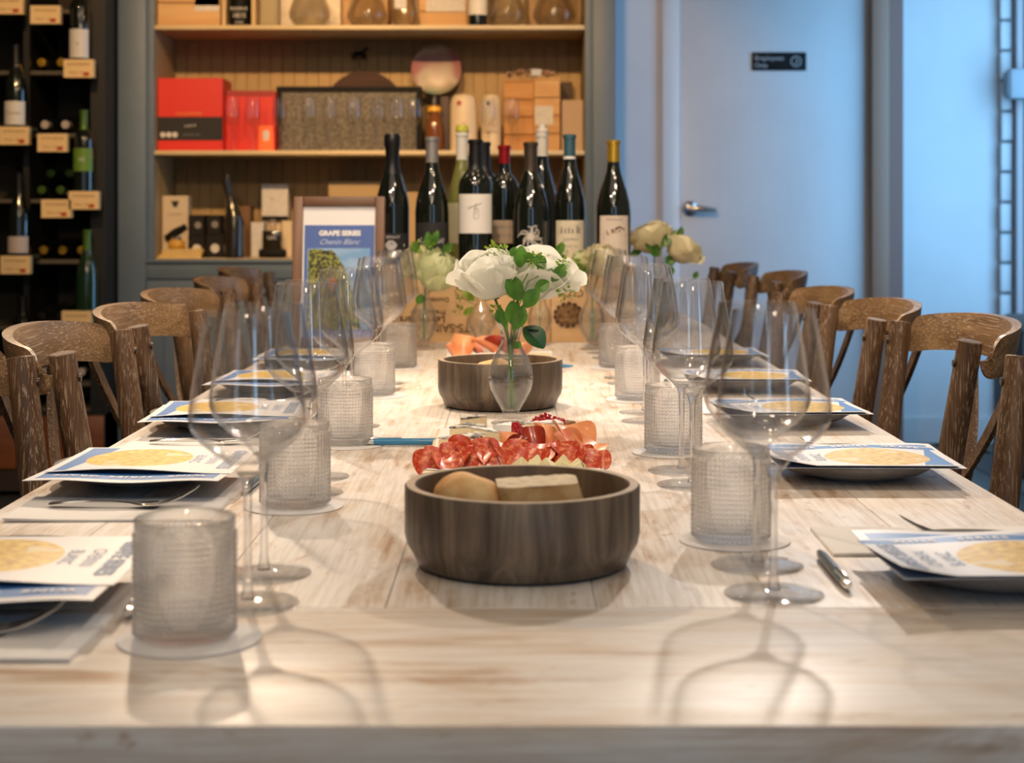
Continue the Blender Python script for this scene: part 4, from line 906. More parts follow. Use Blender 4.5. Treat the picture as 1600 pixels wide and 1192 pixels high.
def sheet(t, name, m, x0, x1, y0, y1, zf, vflip, nu=14, nv=10):
    """u runs from the table centre (x0) to the guest (x1); v is the reading direction"""
    me = bpy.data.meshes.new(name); v = []; f = []; uv = []
    for j in range(nv+1):
        for i in range(nu+1):
            x = x0+(x1-x0)*i/nu; y = y0+(y1-y0)*j/nv; v.append((x, y, zf(x, y)))
            uv.append((i/nu, (1-j/nv) if vflip else j/nv))
    W = nu+1
    for j in range(nv):
        for i in range(nu): f.append((j*W+i, j*W+i+1, (j+1)*W+i+1, (j+1)*W+i))
    n = len(v); v += [(a, b, c-0.0006) for a, b, c in v]; uv += uv
    f += [tuple(n+k for k in reversed(q)) for q in f[:]]
    ed = [i for i in range(nu)]+[nu+j*W for j in range(nv)]+[nv*W+nu-i for i in range(nu)]+[(nv-j)*W for j in range(nv)]
    for k in range(len(ed)): p, q = ed[k], ed[(k+1) % len(ed)]; f.append((q, p, n+p, n+q))
    me.from_pydata(v, [], f); l = me.uv_layers.new(name='UVMap')
    for p in me.polygons:
        for li in p.loop_indices: l.data[li].uv = uv[me.loops[li].vertex_index]
    me.materials.append(m); me.materials.append(m_blueback)
    nf = nu*nv
    for k in range(nf, 2*nf): me.polygons[k].material_index = 1 if name == 'top_page' else 0
    me.polygons.foreach_set('use_smooth', [True]*len(me.polygons)); me.set_sharp_from_angle(angle=math.radians(40))
    o = bpy.data.objects.new(name, me); COL.objects.link(o); o.parent = t; return o
def mk_menu(label, right):
    MH = 0.155 if right else 0.178
    t = thing('tasting_menu', (0, 0, 0), label, 'menu', 'printed tasting menus on the plates')
    # local x: -MW/2 (table centre) .. MW/2 (guest); near/far y decided by side (frame is rotated pi for wine-rack side)
    vf = False
    # v increases to +y local: door side reads away from the camera; the other side, turned by pi, reads towards it
    zt = lambda x, y: 0.0060+0.003*(y/MH)**2+0.0025*math.sin(x*26+1.0)*(0.5+y/MH)+(0.010*max(0, -x/MW-0.30)*4*max(0, 0.5-y/MH) if right else 0)
    zl = lambda x, y: 0.0022+0.004*math.sin(x*20)**2*max(0, (y-0.05)/MH)*1.5
    sheet(t, 'back_page', PG['inner'], -MW/2+0.004, MW/2+0.008, -MH/2+0.01, MH/2+(0.042 if right else 0.052), zl, vf)
    sheet(t, 'top_page', PG['frontband' if right else 'front'], -MW/2, MW/2, -MH/2, MH/2, zt, vf)
    mb = MB()
    # letters: reading direction +y local, top of letters towards -x
    def place(body, size, u, vy, **kw):
        letter(mb, body, size, lambda a, b: (-MW/2+u*MW-b, vy+a, zt(-MW/2+u*MW-b, vy+a)+0.0007), **kw)
    y0_ = -0.005 if not right else -0.012
    place('GRAPE SERIES', 0.0205, 0.085, y0_, bold=0.03); place('CHENIN', 0.017, 0.185, y0_); place('BLANC', 0.017, 0.275, y0_)
    mb.build('title_lettering', m_ink, t, smooth=False, recalc=False)
    mb = MB()
    def band(body, x, size, yy, zf, **kw): letter(mb, body, size, lambda a, b: (x+a, yy+b, zf(x+a, yy+b)+0.0008), **kw)
    if right:
        for k, s_ in enumerate(('WINE', 'SERIES', 'GRAPE')): band(s_, -0.06+k*0.062, 0.013, MH/2-0.0175, zt, bold=0.03, space=1.3)
    else:
        for k, s_ in enumerate(('WINE', 'SERIES', 'GRAPE')): band(s_, -0.06+k*0.062, 0.014, MH/2+0.019, zl, bold=0.03, space=1.3)
    mb.build('band_lettering', m_whiteprint, t, smooth=False, recalc=False)
    return t
def mk_napkin(label):
    t = thing('folded_napkin', (0, 0, 0), label, 'napkin', 'white napkins laid beside the plates')
    for k in range(2):
        zf = (lambda k: lambda u, v: (-0.1075+0.215*u+0.0008*k, -0.063+0.126*v+0.001*k, 0.0016+0.0013*k+0.0025*max(0, u-0.8)*5*(k+1)/3+0.0004*math.sin(u*9)))(k)
        MB().slab(zf, 16, 4, 0.0013).build('fold', m_napkin, t)
    return t
def mk_fork(label):
    t = thing('fork', (0, 0, 0), label, 'fork', 'steel forks on the napkins')
    # lies along x: tines at -x end curving up
    def zc(x):   # x from 0.075 (handle end) to -0.085 (tips)
        if x > -0.015: return 0.0028+0.0035*math.sin((0.075-x)/0.09*PI*0.9)
        q = (-0.015-x)/0.07
        return 0.0038-0.0052*math.sin(q*PI)*0.6+0.017*q*q
    hw = [(0.075, 0.0045), (0.070, 0.0062), (0.050, 0.0055), (0.025, 0.0036), (0.005, 0.0026), (-0.012, 0.0030), (-0.022, 0.0080), (-0.032, 0.0110), (-0.043, 0.0115)]
    v = []; f = []
    for x, w_ in hw:
        z = zc(x); th = 0.0011
        v += [(x, -w_, z-th*0.4), (x, 0, z-th), (x, w_, z-th*0.4), (x, w_*0.8, z+th), (x, -w_*0.8, z+th)]
    for i in range(len(hw)-1):
        for k in range(5): f.append((i*5+k, i*5+(k+1) % 5, (i+1)*5+(k+1) % 5, (i+1)*5+k))
    f.append((0, 1, 2, 3, 4)); e = (len(hw)-1)*5; f.append((e+4, e+3, e+2, e+1, e))
    MB().add(v, f).build('handle', m_steel, t)
    tn = MB().tube([(x, 0, zc(x)) for x in (-0.042, -0.055, -0.070, -0.085)], [0.0017, 0.0016, 0.0014, 0.0007], 6).data('tine', m_steel)
    for y in (-0.0092, -0.0031, 0.0031, 0.0092):
        o = bpy.data.objects.new('tine', tn); COL.objects.link(o); o.parent = t; o.location = (0, y, 0)
    return t
m_pen = mat('teal_grey_barrel', (0.03, 0.075, 0.10), 0.3, coat=0.3); m_penblue = mat('blue_barrel', (0.02, 0.20, 0.42), 0.25, coat=0.5)
def mk_pen(label, m=None):
    t = thing('ballpoint_pen', (0, 0, 0), label, 'pen', 'slim pens beside the plates')
    MB().tube([(0, -0.058, 0), (0, -0.05, 0), (0, 0.045, 0), (0, 0.062, 0), (0, 0.070, 0)], [0.0040, 0.0048, 0.0048, 0.0030, 0.0010], 14).build('barrel', m or m_pen, t)
    MB().tube([(0, -0.058, 0), (0, -0.068, 0), (0, -0.073, 0)], [0.0041, 0.0038, 0.0026], 12).build('end_cap', m_steel, t)
    MB().tube([(0.0, -0.062, 0.0042), (0.0, -0.056, 0.0062), (0, -0.02, 0.0056)], [0.0012, 0.0012, 0.0010], 6).build('clip', m_steel, t)
    return t
seatsL = [(-0.446, 1.375), (-0.446, 1.92), (-0.446, 2.42), (-0.44, 2.90), (-0.44, 3.38)]
seatsR = [(0.420, 1.405), (0.416, 1.965), (0.416, 2.46), (0.416, 2.93), (0.416, 3.42)]
pl = nk = fk = pn = None; menuL = mk_menu('x', False); menuR = mk_menu('x', True); firstL = firstR = True
for side, S_, sg_ in (('wine-rack side', seatsL, -1), ('door side', seatsR, 1)):
    for i, (x, y) in enumerate(S_):
        rz = 0 if sg_ > 0 else PI; o_ = ORD[i]
        lab = f'grey stoneware plate under a menu, {o_} from the camera, {side}'
        if pl is None: pl = mk_plate(lab); q = pl
        else: q = pl.copy(); COL.objects.link(q); q['label'] = lab
        q.location = (x, y, TT+0.0006 if True else 0)
        dy = -0.045
        mlab = f'blue and white printed menu with a yellow disc, {o_} place, {side}'
        loc = (x+(0.022 if sg_ < 0 else -0.006), y+dy+(0.018 if sg_ < 0 else 0.0), TT+0.0235)
        jr = [0.02, -0.02, 0.05, -0.03, 0.02][i]
        src = menuL if sg_ < 0 else menuR
        if (sg_ < 0 and firstL) or (sg_ > 0 and firstR):
            mn = src; mn['label'] = mlab; mn.location = loc; mn.rotation_euler = (0, 0, rz+jr)
            if sg_ < 0: firstL = False
            else: firstR = False
        else: mn = dup(src, loc, rz+jr, mlab)
        ny = [1.205, 1.725, 2.20, 2.68, 3.18][i] if sg_ < 0 else [1.555, 2.10, 2.61, 3.09, 3.59][i]
        nx = -0.425 if sg_ < 0 else 0.405
        nlab = f'folded white napkin of the {o_} place from the camera, {side}'
        if nk is None: nk = mk_napkin(nlab); nk.location = (nx, ny, TT); nk.rotation_euler = (0, 0, rz)
        else: dup(nk, (nx, ny, TT), rz+random.uniform(-.03, .03), nlab)
        flab = f'steel fork with raised tines on the {o_} napkin, {side}'
        fx = nx+(-0.002 if sg_ < 0 else 0.055); fy = ny+(0.0 if sg_ < 0 else -0.002)
        if fk is None: fk = mk_fork(flab); fk.location = (fx, fy, TT+0.0048); fk.rotation_euler = (0, 0, rz)
        else: dup(fk, (fx, fy, TT+0.0048), rz, flab)
        plab = f'slim dark teal pen beside the {o_} plate from the camera, {side}'
        if i < 4:
            pxx = -0.305 if sg_ < 0 else 0.2815; py_ = [1.33, 1.89, 2.46, 2.95][i] if sg_ < 0 else [1.42, 1.98, 2.5, 2.95][i]
            if pn is None: pn = mk_pen(plab); pn.location = (pxx, py_, TT+0.0062); pn.rotation_euler = (0, 0, 0)
            else: dup(pn, (pxx, py_, TT+0.0062), random.uniform(-.04, .04), plab)
bp_ = mk_pen('bright blue pen lying crossways against the charcuterie board', m_penblue); bp_['group'] = 'slim pens beside the plates'
p = G(652, 697); bp_.location = (p[0]-0.002, p[1], TT+0.0062); bp_.rotation_euler = (0, 0, -PI/2+0.02)

bp2 = dup(bp_, (0.050, 3.30, TT+0.0062), None, 'blue pen with shiny tip, mostly hidden behind the second bowl')
bp2.rotation_euler = (0, 0, -PI/2)
# ------------------------------------------------------------------ bowls and bread
def bowl(x, y, R, H, label):
    t = thing('wooden_bowl', (x, y, TT+0.0004), label, 'bowl')
    c = R*0.80
    outp = [(0, 0), (c, 0), (c+0.010, 0.003), (R-0.007, 0.013), (R-0.002, 0.021), (R, 0.030), (R, H-0.0015), (R-0.0015, H)]
    inn = [(R-0.009, H), (R-0.0105, H-0.0015), (R-0.0115, 0.030), (R-0.018, 0.016), (R-0.035, 0.010), (0, 0.010)]
    MB().lathe(outp, 96).build('outer_wall', m_bowl, t, sharp=60)
    MB().lathe([(R-0.0015, H), (R-0.009, H)], 96).build('rim', m_rim, t)
    MB().lathe(inn, 96).build('inner_wall', m_bowlin, t, sharp=60)
    return t
bowl(0.0065, 1.465, 0.1075, 0.0735, 'dark smoked-wood bowl with bread, nearest the camera')
bowl(-0.025, 2.665, 0.1035, 0.0780, 'dark smoked-wood bowl with bread, behind the glass vase')
def bread_mat(name, crust=(0.72, 0.38, 0.13), pale=(0.84, 0.60, 0.32)):
    return mat(name, pale, 0.75, col2=crust, nscale=26, bump=0.5)
m_crust = bread_mat('bread_crust', (0.66, 0.30, 0.08), (0.88, 0.60, 0.28)); m_crumb = mat('bread_crumb', (0.78, 0.66, 0.48), 0.9, noise=0.22, nscale=90, bump=0.9)
def loaf(loc, rot, L_, W_, H_, label, cut=0.0):
    t = thing('bread_piece', loc, label, 'bread', rot=rot)
    rr = random.Random(int(L_*10000))
    def fn(u, v):
        a = v*2*PI; q = u*2-1
        k = max(0.02, (1-abs(q)**2.6))**0.5 if (q < 0 or not cut) else (max(0.02, 1-abs(q)**8))**0.5 if cut < 1 else 1
        if cut: k = max(0.02, (1-max(0, -q)**3))**0.5
        w_ = 1+0.05*math.sin(7*u+2*a)+0.03*math.sin(13*u-a)
        return (q*L_/2, math.cos(a)*W_/2*k*w_, math.sin(a)*H_/2*k*w_+H_/2*0.2*math.sin(u*PI))
    MB().grid(lambda u, v: fn(u, v), 24, 24).build('crust', m_crust, t, sharp=80)
    if cut:
        c = [fn(1, j/24) for j in range(24)]; n = len(c)
        MB().add(c+[(L_/2+0.002, 0, 0)], [(j, (j+1) % n, n) for j in range(n)]).build('crumb_face', m_crumb, t, smooth=False)
    return t
TB = TT+0.012
loaf((-0.041, 1.440, TT+0.0585), (0.1, 0.42, -0.30), 0.070, 0.048, 0.046, 'oval bread roll in the nearest bowl, pointed end up front')
# cut half baguette with a flat pale crumb top
t = thing('bread_piece', (0.0215, 1.437, TT+0.0300), 'cut half baguette with white crumb side up in nearest bowl', 'bread', rot=(0.0, -0.05, 0.06))
def hb(u, v):
    a = PI+v*PI; q = u*2-1; k = (1-abs(q)**7*0.25)
    return (q*0.036+0.004*math.sin(v*9), math.cos(a)*0.0265*k*(1+0.03*math.sin(9*u)), -abs(math.sin(a))**0.6*0.034*k+0.050)
MB().grid(hb, 20, 16).build('crust', m_crust, t, sharp=80)
MB().grid(lambda u, v: ((u*2-1)*0.036, (v*2-1)*0.0272*(1-abs(u*2-1)**7*0.25), 0.050+0.0012*math.sin(17*u+5*v)*math.sin(13*v)+0.0015*math.sin(v*PI)), 24, 14).build('crumb_face', m_crumb, t)
for s in (0, 1):
    c = [hb(s, j/16) for j in range(17)]; MB().add(c, [tuple(range(17))]).build('cut_end', m_crust, t, smooth=False)
loaf((0.0, 1.49, TB+0.022), (0, 0.05, 0.5), 0.10, 0.045, 0.040, 'long bread piece low inside the nearest bowl')
loaf((-0.036, 2.62, TB+0.045), (0.2, -0.1, 0.3), 0.075, 0.05, 0.042, 'floury torn bread piece in the bowl behind vase')
loaf((0.01, 2.69, TB+0.025), (0, 0, 1.2), 0.10, 0.05, 0.045, 'bread piece low inside the bowl behind vase')

# ------------------------------------------------------------------ charcuterie boards
m_boardw = wood('pale_board', (0.50, 0.34, 0.18), (0.66, 0.50, 0.30), (0.75, 0.62, 0.44), 0, 14, 0.5)
m_salami = mat('salami', (0.48, 0.040, 0.012), 0.42, col2=(0.80, 0.30, 0.12), nscale=150, coat=0.08, sss=0.1)
m_salami.node_tree.nodes['Color Ramp'].color_ramp.elements[0].position = 0.32; m_salami.node_tree.nodes['Color Ramp'].color_ramp.elements[1].position = 0.52
m_prosc = mat('prosciutto', (0.72, 0.30, 0.17), 0.35, col2=(0.56, 0.14, 0.08), nscale=14, coat=0.3, stretch=(1, 3, 3), sss=0.2)
m_proscp = mat('pale_ham', (0.80, 0.36, 0.16), 0.35, col2=(0.66, 0.21, 0.08), nscale=10, coat=0.3, stretch=(1, 2, 3), sss=0.2)
m_cured = mat('dark_cured_beef', (0.22, 0.012, 0.008), 0.3, col2=(0.42, 0.05, 0.02), nscale=20, coat=0.3)
m_brie = mat('white_rind', (0.80, 0.80, 0.80), 0.7, bump=0.3, nscale=120); m_paste = mat('cheese_paste', (0.80, 0.66, 0.42), 0.5, sss=0.2)
m_ash = mat('ash_rind', (0.58, 0.57, 0.53), 0.8, col2=(0.10, 0.10, 0.095), nscale=60, bump=0.8)
m_ash.node_tree.nodes['Color Ramp'].color_ramp.elements[0].position = 0.44; m_ash.node_tree.nodes['Color Ramp'].color_ramp.elements[1].position = 0.52
m_rasp = mat('raspberry', (0.42, 0.008, 0.014), 0.3, coat=0.4, sss=0.2); m_cube = mat('pale_cheese', (0.74, 0.68, 0.40), 0.45, sss=0.1)
def disc_slice(loc, rot, R, m, label, fold, name, cat, group, wav=0.12):
    """a thin folded slice of meat"""
    ph = random.uniform(0, 6)
    def P_(r, a):
        x = R*r*math.cos(a); y = R*r*math.sin(a)
        z = 0.0018*math.sin(3*a+ph)*r*r*R/0.03+R*wav*math.sin(2*a+ph)*r*r
        ang = fold*abs(x)/R
        s = 1 if x > 0 else -1
        return (s*math.sin(min(ang, 2.9))*R/max(fold, .01) if fold > 0.01 else x, y, (1-math.cos(min(ang, 2.9)))*R/max(fold, .01)+z)
    nr, na = 6, 28; v = [P_(0, 0)]+[P_((i+1)/nr, 2*PI*k/na) for i in range(nr) for k in range(na)]
    f = [(0, 1+k, 1+(k+1) % na) for k in range(na)]+[(1+i*na+k, 1+(i+1)*na+k, 1+(i+1)*na+(k+1) % na, 1+i*na+(k+1) % na) for i in range(nr-1) for k in range(na)]
    n = len(v); v2 = [(a, b, c-0.0012) for a, b, c in v]; f2 = [tuple(n+q for q in reversed(g)) for g in f]
    e = [1+(nr-1)*na+k for k in range(na)]
    f3 = [(e[k], n+e[k], n+e[(k+1) % na], e[(k+1) % na]) for k in range(na)]
    o = MB().add(v+v2, f+f2+f3).build(name, m, loc=loc, rot=rot, recalc=True, sharp=60)
    return tag(o, label, cat, group)
def board(cx, cy, W_, D_, label, rz=0):
    t = thing('serving_board', (cx, cy, TT+0.0004), label, 'serving board', rz=rz)
    MB().box(-W_/2, W_/2, -D_/2, D_/2, 0, 0.010).build('board_slab', m_boardw, t, bevel=0.004)
    MB().slab(lambda u, v: ((u-0.5)*W_*0.95, (v-0.5)*D_*0.96, 0.0112+0.0005*math.sin(u*20+v*9)), 10, 10, 0.0008).build('paper_liner', m_white, t)
    return t
BZ = TT+0.0122
board(-0.002, 2.115, 0.222, 0.39, 'pale wooden charcuterie board between the near bowl and vase')
rs = random.Random(11)
# salami row along the near edge
for k in range(22):
    u = k/21; x = -0.107+0.207*u; y = (1.975 if k % 2 else 1.948)+0.02*math.sin(u*PI)+0.008*rs.uniform(-1, 1); 
    nth = ['first', 'second', 'third', 'fourth', 'fifth', 'sixth', 'seventh', 'eighth', 'ninth', 'tenth', 'eleventh']
    disc_slice((x, y, BZ+0.0035+(0.008 if k % 2 else 0.002)*math.sin(u*PI)**0.7+rs.uniform(0, .003)), (0.52+rs.uniform(-.2, .25), rs.uniform(-.25, .25), rs.uniform(-.8, .8)), 0.0205, m_salami, f"marbled salami slice, {nth[k//2]} from the blue pen in the {'far' if k % 2 else 'near'} row behind the bowl", 0.9, 'salami_slice', 'salami', 'overlapping salami slices on the near board')
for k in range(5):
    x = 0.008+0.0165*k; s_ = 0.011
    o = MB().add([(-s_, -s_, 0), (s_, -s_, 0), (s_, s_, 0), (-s_, s_, 0), (rs.uniform(-.005, .005), rs.uniform(-.005, .005), rs.uniform(0.011, 0.0165)), (0.006, 0.006, 0.010)], [(0, 3, 2, 1), (0, 1, 4), (1, 2, 4), (2, 3, 4), (3, 0, 4), (1, 2, 5), (2, 3, 5), (1, 5, 3)]).build('cheese_chunk', m_cube, loc=(x, 1.935+0.004*(k%2), BZ+0.001), rot=(0, 0, 0.6+k), bevel=0.0012, seg=1)
    tag(o, f"pale cheese chunk before the salami, {nth[k]} from the blue pen side", 'cheese', 'pale cheese chunks before the salami')
def wedge(loc, rz, L_, W_, H_, label, rindm, tilt=0.0):
    t = thing('cheese_wedge', loc, label, 'cheese', rot=(tilt, 0, rz))
    MB().add([(0, 0, 0), (L_, -W_/2, 0), (L_, W_/2, 0), (0, 0, H_*0.95), (L_, -W_/2, H_*0.95), (L_, W_/2, H_*0.95)], [(0, 2, 1), (3, 4, 5), (0, 1, 4, 3), (1, 2, 5, 4), (2, 0, 3, 5)]).build('paste', m_paste, t, bevel=0.0015, seg=2)
    MB().slab(lambda u, v: (u*L_, (v-0.5)*W_*u, H_*0.95+0.0022+0.0006*math.sin(u*20)), 8, 6, 0.002).build('top_rind', rindm, t)
    MB().slab(lambda u, v: (L_+0.0025*math.sin(u*PI)+0.0005, (u-0.5)*W_, v*H_), 8, 3, (-0.0018, 0, 0)).build('side_rind', rindm, t)
wedge((0.012, 2.150, BZ+0.001), 0.30, 0.050, 0.034, 0.026, 'tall brie wedge with white rind behind the folded beef', m_brie)
wedge((0.000, 2.110, BZ+0.001), 2.75, 0.055, 0.024, 0.015, 'soft brie slice leaning in the middle of the near board', m_brie, 0.1)
wedge((-0.020, 2.095, BZ+0.001), 2.15, 0.062, 0.020, 0.020, 'creamy brie slice with thick white edge beside ash-rind cheese', m_brie, 0.12)
wedge((-0.005, 2.200, BZ+0.001), -1.9, 0.040, 0.026, 0.020, 'small brie wedge under the raspberry by the vase foot', m_brie)
for (x, y, rz, L_, H_, lab) in ((-0.100, 2.065, 0.5, 0.055, 0.017, 'ash-rind cheese wedge next to blue pen'), (-0.088, 2.13, 0.8, 0.05, 0.022, 'ash-rind cheese wedge rising behind the brie slice'), (-0.075, 2.205, 1.2, 0.045, 0.024, 'ash-rind cheese wedge at the far corner of near board')):
    wedge((x, y, BZ+0.001), rz, L_, 0.040, H_, lab, m_ash)
for (x, y, rx, ry, rz, R_, m, lab, fo, dz) in (
    (0.074, 2.115, 0.45, 0.20, 0.4, 0.036, m_proscp, 'large pale orange ham slice folded at board corner', 1.1, 0.012), (0.094, 2.07, 0.30, 0.35, -0.3, 0.027, m_proscp, 'pale orange ham slice drooping off the board edge', 0.7, 0.006),
    (0.068, 2.075, 0.8, -0.3, 0.7, 0.022, m_prosc, 'rosy prosciutto slice folded before the big ham slice', 1.5, 0.010), (0.082, 2.035, 0.7, 0.3, 0.2, 0.017, m_prosc, 'small rosy prosciutto curl beside the salami row', 1.6, 0.006),
    (0.022, 2.085, 1.0, 0.0, 0.2, 0.022, m_cured, 'dark cured beef slice standing in the board centre', 1.4, 0.012), (0.002, 2.06, 0.8, 0.35, -0.6, 0.018, m_cured, 'dark cured beef slice folded low beside the brie', 1.6, 0.008),
    (0.034, 2.105, 1.1, 0.2, 0.9, 0.022, m_proscp, 'orange ham curl against dark cured beef slice', 1.5, 0.014), (-0.012, 2.085, 0.9, 0.2, 0.5, 0.018, m_proscp, 'pale ham curl before the dark cured beef', 1.3, 0.010), (-0.072, 2.045, 1.15, -0.3, 0.5, 0.017, m_salami, 'upright orange-red salami slice beside the ash-rind cheese', 0.8, 0.010), (-0.056, 2.04, 0.9, 0.3, 0.1, 0.017, m_prosc, 'small pink prosciutto fold beside the upright salami', 1.2, 0.006)):
    disc_slice((x, y, BZ+dz), (rx, ry, rz), R_, m, lab, fo, 'ham_slice' if m is not m_salami else 'salami_slice', 'cured meat', None)
def raspberry(loc, label, R_=0.0105):
    mb = MB(); gold = PI*(3-math.sqrt(5))
    for k in range(34):
        z = 1-2*(k+0.5)/34; r = math.sqrt(1-z*z); a = gold*k
        mb.lathe([(0, -0.0024), (0.0018, -0.0016), (0.0025, 0), (0.0018, 0.0016), (0, 0.0024)], 6, c=(R_*0.85*r*math.cos(a), R_*0.85*r*math.sin(a), R_*1.0*z))
    mb.lathe([(0, -R_*0.9), (R_*0.7, -R_*0.4), (R_*0.75, R_*0.3), (0, R_*0.9)], 10)
    o = mb.build('raspberry', m_rasp, loc=loc, rot=(random.uniform(0, 2), 0.3, 0)); return tag(o, label, 'raspberry', 'raspberries on the near board')
for (px, py, dz, lab) in ((805, 672, 0.030, 'single raspberry beside the vase foot, on small brie wedge'), (841, 663, 0.036, 'raspberry first in the cluster behind the tall brie wedge'), (852, 659, 0.040, 'topmost raspberry of the cluster behind tall brie wedge'), (866, 664, 0.036, 'raspberry in the cluster, third along from the vase'), (858, 672, 0.030, 'lower raspberry of the cluster behind tall brie wedge'), (872, 674, 0.030, 'lower raspberry at the ham end of the cluster')):
    D = 2.23; p = V(px, py, D); raspberry((p[0], D, p[2]), lab, 0.0115)
tag(MB().lathe([(0, -0.008), (0.009, -0.006), (0.013, 0.0), (0.009, 0.007), (0, 0.009)], 12, sx=1.3).build('dried_fig', mat('fig_brown', (0.26, 0.12, 0.04), 0.6, noise=0.4, nscale=60), loc=(V(885, 668, 2.23)[0], 2.23, BZ+0.012)), 'small brown dried fig beside the raspberry cluster', 'fig')
tag(MB().lathe([(0, -0.011), (0.018, -0.009), (0.022, 0.0), (0.016, 0.010), (0, 0.012)], 14, sx=1.2).build('candied_fruit', m_rasp, loc=(0.05, 2.23, BZ+0.012)), 'dark red berry jelly mound under the raspberry cluster', 'fruit')

# far board
board(-0.055, 3.42, 0.20, 0.26, 'far charcuterie board between second bowl and the wine crates')
for k, (px, py, R_, m, rx, lab) in enumerate(((722, 541, 0.032, m_proscp, 0.9, 'pale ham curl at outer end of the far charcuterie board'), (712, 549, 0.026, m_prosc, 0.7, 'flat rosy ham slice low on the far charcuterie board'), (738, 545, 0.03, m_prosc, 0.6, 'rosy ham slice second along on far charcuterie board'), (757, 541, 0.032, m_proscp, 0.5, 'orange ham slice in the middle of far charcuterie board'), (775, 540, 0.030, m_cured, 0.6, 'dark cured slice on the far board behind the vase'), (795, 540, 0.030, m_prosc, 0.7, 'rosy ham slice behind the vase stems, far board'), (818, 544, 0.026, m_proscp, 0.6, 'orange ham slice beyond the vase on far board'))):
    D = 3.38+0.02*(k % 3); p = V(px, py, D); disc_slice((p[0], D, max(p[2], BZ+0.012)), (rx, 0.2*(-1)**k, 0.5*k), R_, m, lab, 1.2, 'ham_slice', 'cured meat', None)
wedge((-0.09, 3.34, BZ+0.001), 0.3, 0.055, 0.03, 0.014, 'white brie slice at near edge of the far board', m_brie)
wedge((0.03, 3.36, BZ+0.001), 0.1, 0.045, 0.03, 0.016, 'white cheese slice on the far board beyond the vase', m_brie)

# ------------------------------------------------------------------ vases and flowers
m_vase = glass_mat('vase_glass', 0.05, 0.85, 2.4); 
m_water = glass_mat('vase_water', 0.12, 0.8, 2.0, ior=1.33, clear=(0.96, 0.97, 0.96))
m_stem = mat('green_stem', (0.10, 0.19, 0.04), 0.5, noise=0.3, nscale=50)
m_leaf = mat('green_leaf', (0.10, 0.26, 0.03), 0.4, col2=(0.05, 0.15, 0.02), nscale=25, sss=0.0)
m_leafl = mat('lime_leaf', (0.34, 0.46, 0.05), 0.45, col2=(0.18, 0.32, 0.03), nscale=40)
m_leafd = mat('dark_rose_leaf', (0.02, 0.09, 0.03), 0.35, noise=0.3)
m_petal = mat('white_petal', (0.86, 0.87, 0.80), 0.45); m_petalc = mat('cream_petal', (0.88, 0.82, 0.58), 0.45); m_petalg = mat('pale_green_petal', (0.74, 0.78, 0.50), 0.45)
for m_ in (m_petal, m_petalc, m_petalg): let_through(m_, 0.42)
for m_ in (m_leaf, m_leafl): let_through(m_, 0.3)
VP = [(0, 0.0006), (0.030, 0.0006), (0.0305, 0.002), (0.022, 0.005), (0.012, 0.010), (0.0105, 0.0145), (0.014, 0.021), (0.023, 0.036), (0.031, 0.052), (0.034, 0.067), (0.0325, 0.083), (0.026, 0.101), (0.0175, 0.117), (0.0135, 0.127), (0.0138, 0.134), (0.0175, 0.145), (0.0225, 0.156)]
def vase(loc, label, s=1.0, body=1.0, water=True, rib=True):
    t = thing('bud_vase', loc, label, 'vase')
    def rr(r, z): return r*(1+(body-1)*max(0, math.sin(min(max((z-0.012)/0.115, 0), 1)*PI)))
    th = 0.0013
    prof = [(rr(r, z)*s, z*s) for r, z in VP]
    inner = [((rr(r, z)-th)*s, z*s) for r, z in reversed(VP[6:])]+[(0, 0.018*s)]
    rf = (lambda a, z: 1+0.018*math.cos(a*8)*min(1, max(0, (z/s-0.03)/0.05))) if rib else None
    MB().lathe(prof+inner, 64, rf=rf).build('vase_glass', m_vase, t, sharp=60)
    if water:
        wl = [(0, 0.0192)]+[((rr(r, z)-th-0.0003), z) for r, z in VP[6:12]]; e = wl[-1]; wl.append((0, e[1]))
        MB().lathe([(r*s, z*s) for r, z in wl], 48).build('water', m_water, t)
    return t
def rot_to(d):
    return Vector((0, 0, 1)).rotation_difference(Vector(d).normalized()).to_matrix().to_4x4()
def petal_mesh(R, pol_top, half, flare, ph, zk=1.0, open_=0.0):
    nu, nv = 12, 12
    def fn(u, v):
        q = (u-0.5)*2
        edge = 1-0.24*abs(q)**2.2-0.012*math.cos(7*q+ph)
        pol = PI*0.94-(PI*0.94-pol_top)*v*edge
        az = q*half*math.sin(min(v*2.2+0.25, 1)*PI/2)
        k = R*(1+flare*max(0, v-0.62)**2*6+0.02*math.sin(4*q+ph)*v*v-0.06*math.cos(q*1.5)*v*v+0.04*v*v)
        k *= 1+open_*v
        return Vector((k*math.sin(pol)*math.cos(az), k*math.sin(pol)*math.sin(az), k*0.92*math.cos(pol)*(zk if pol < PI/2 else 1.0)))
    return fn, nu, nv
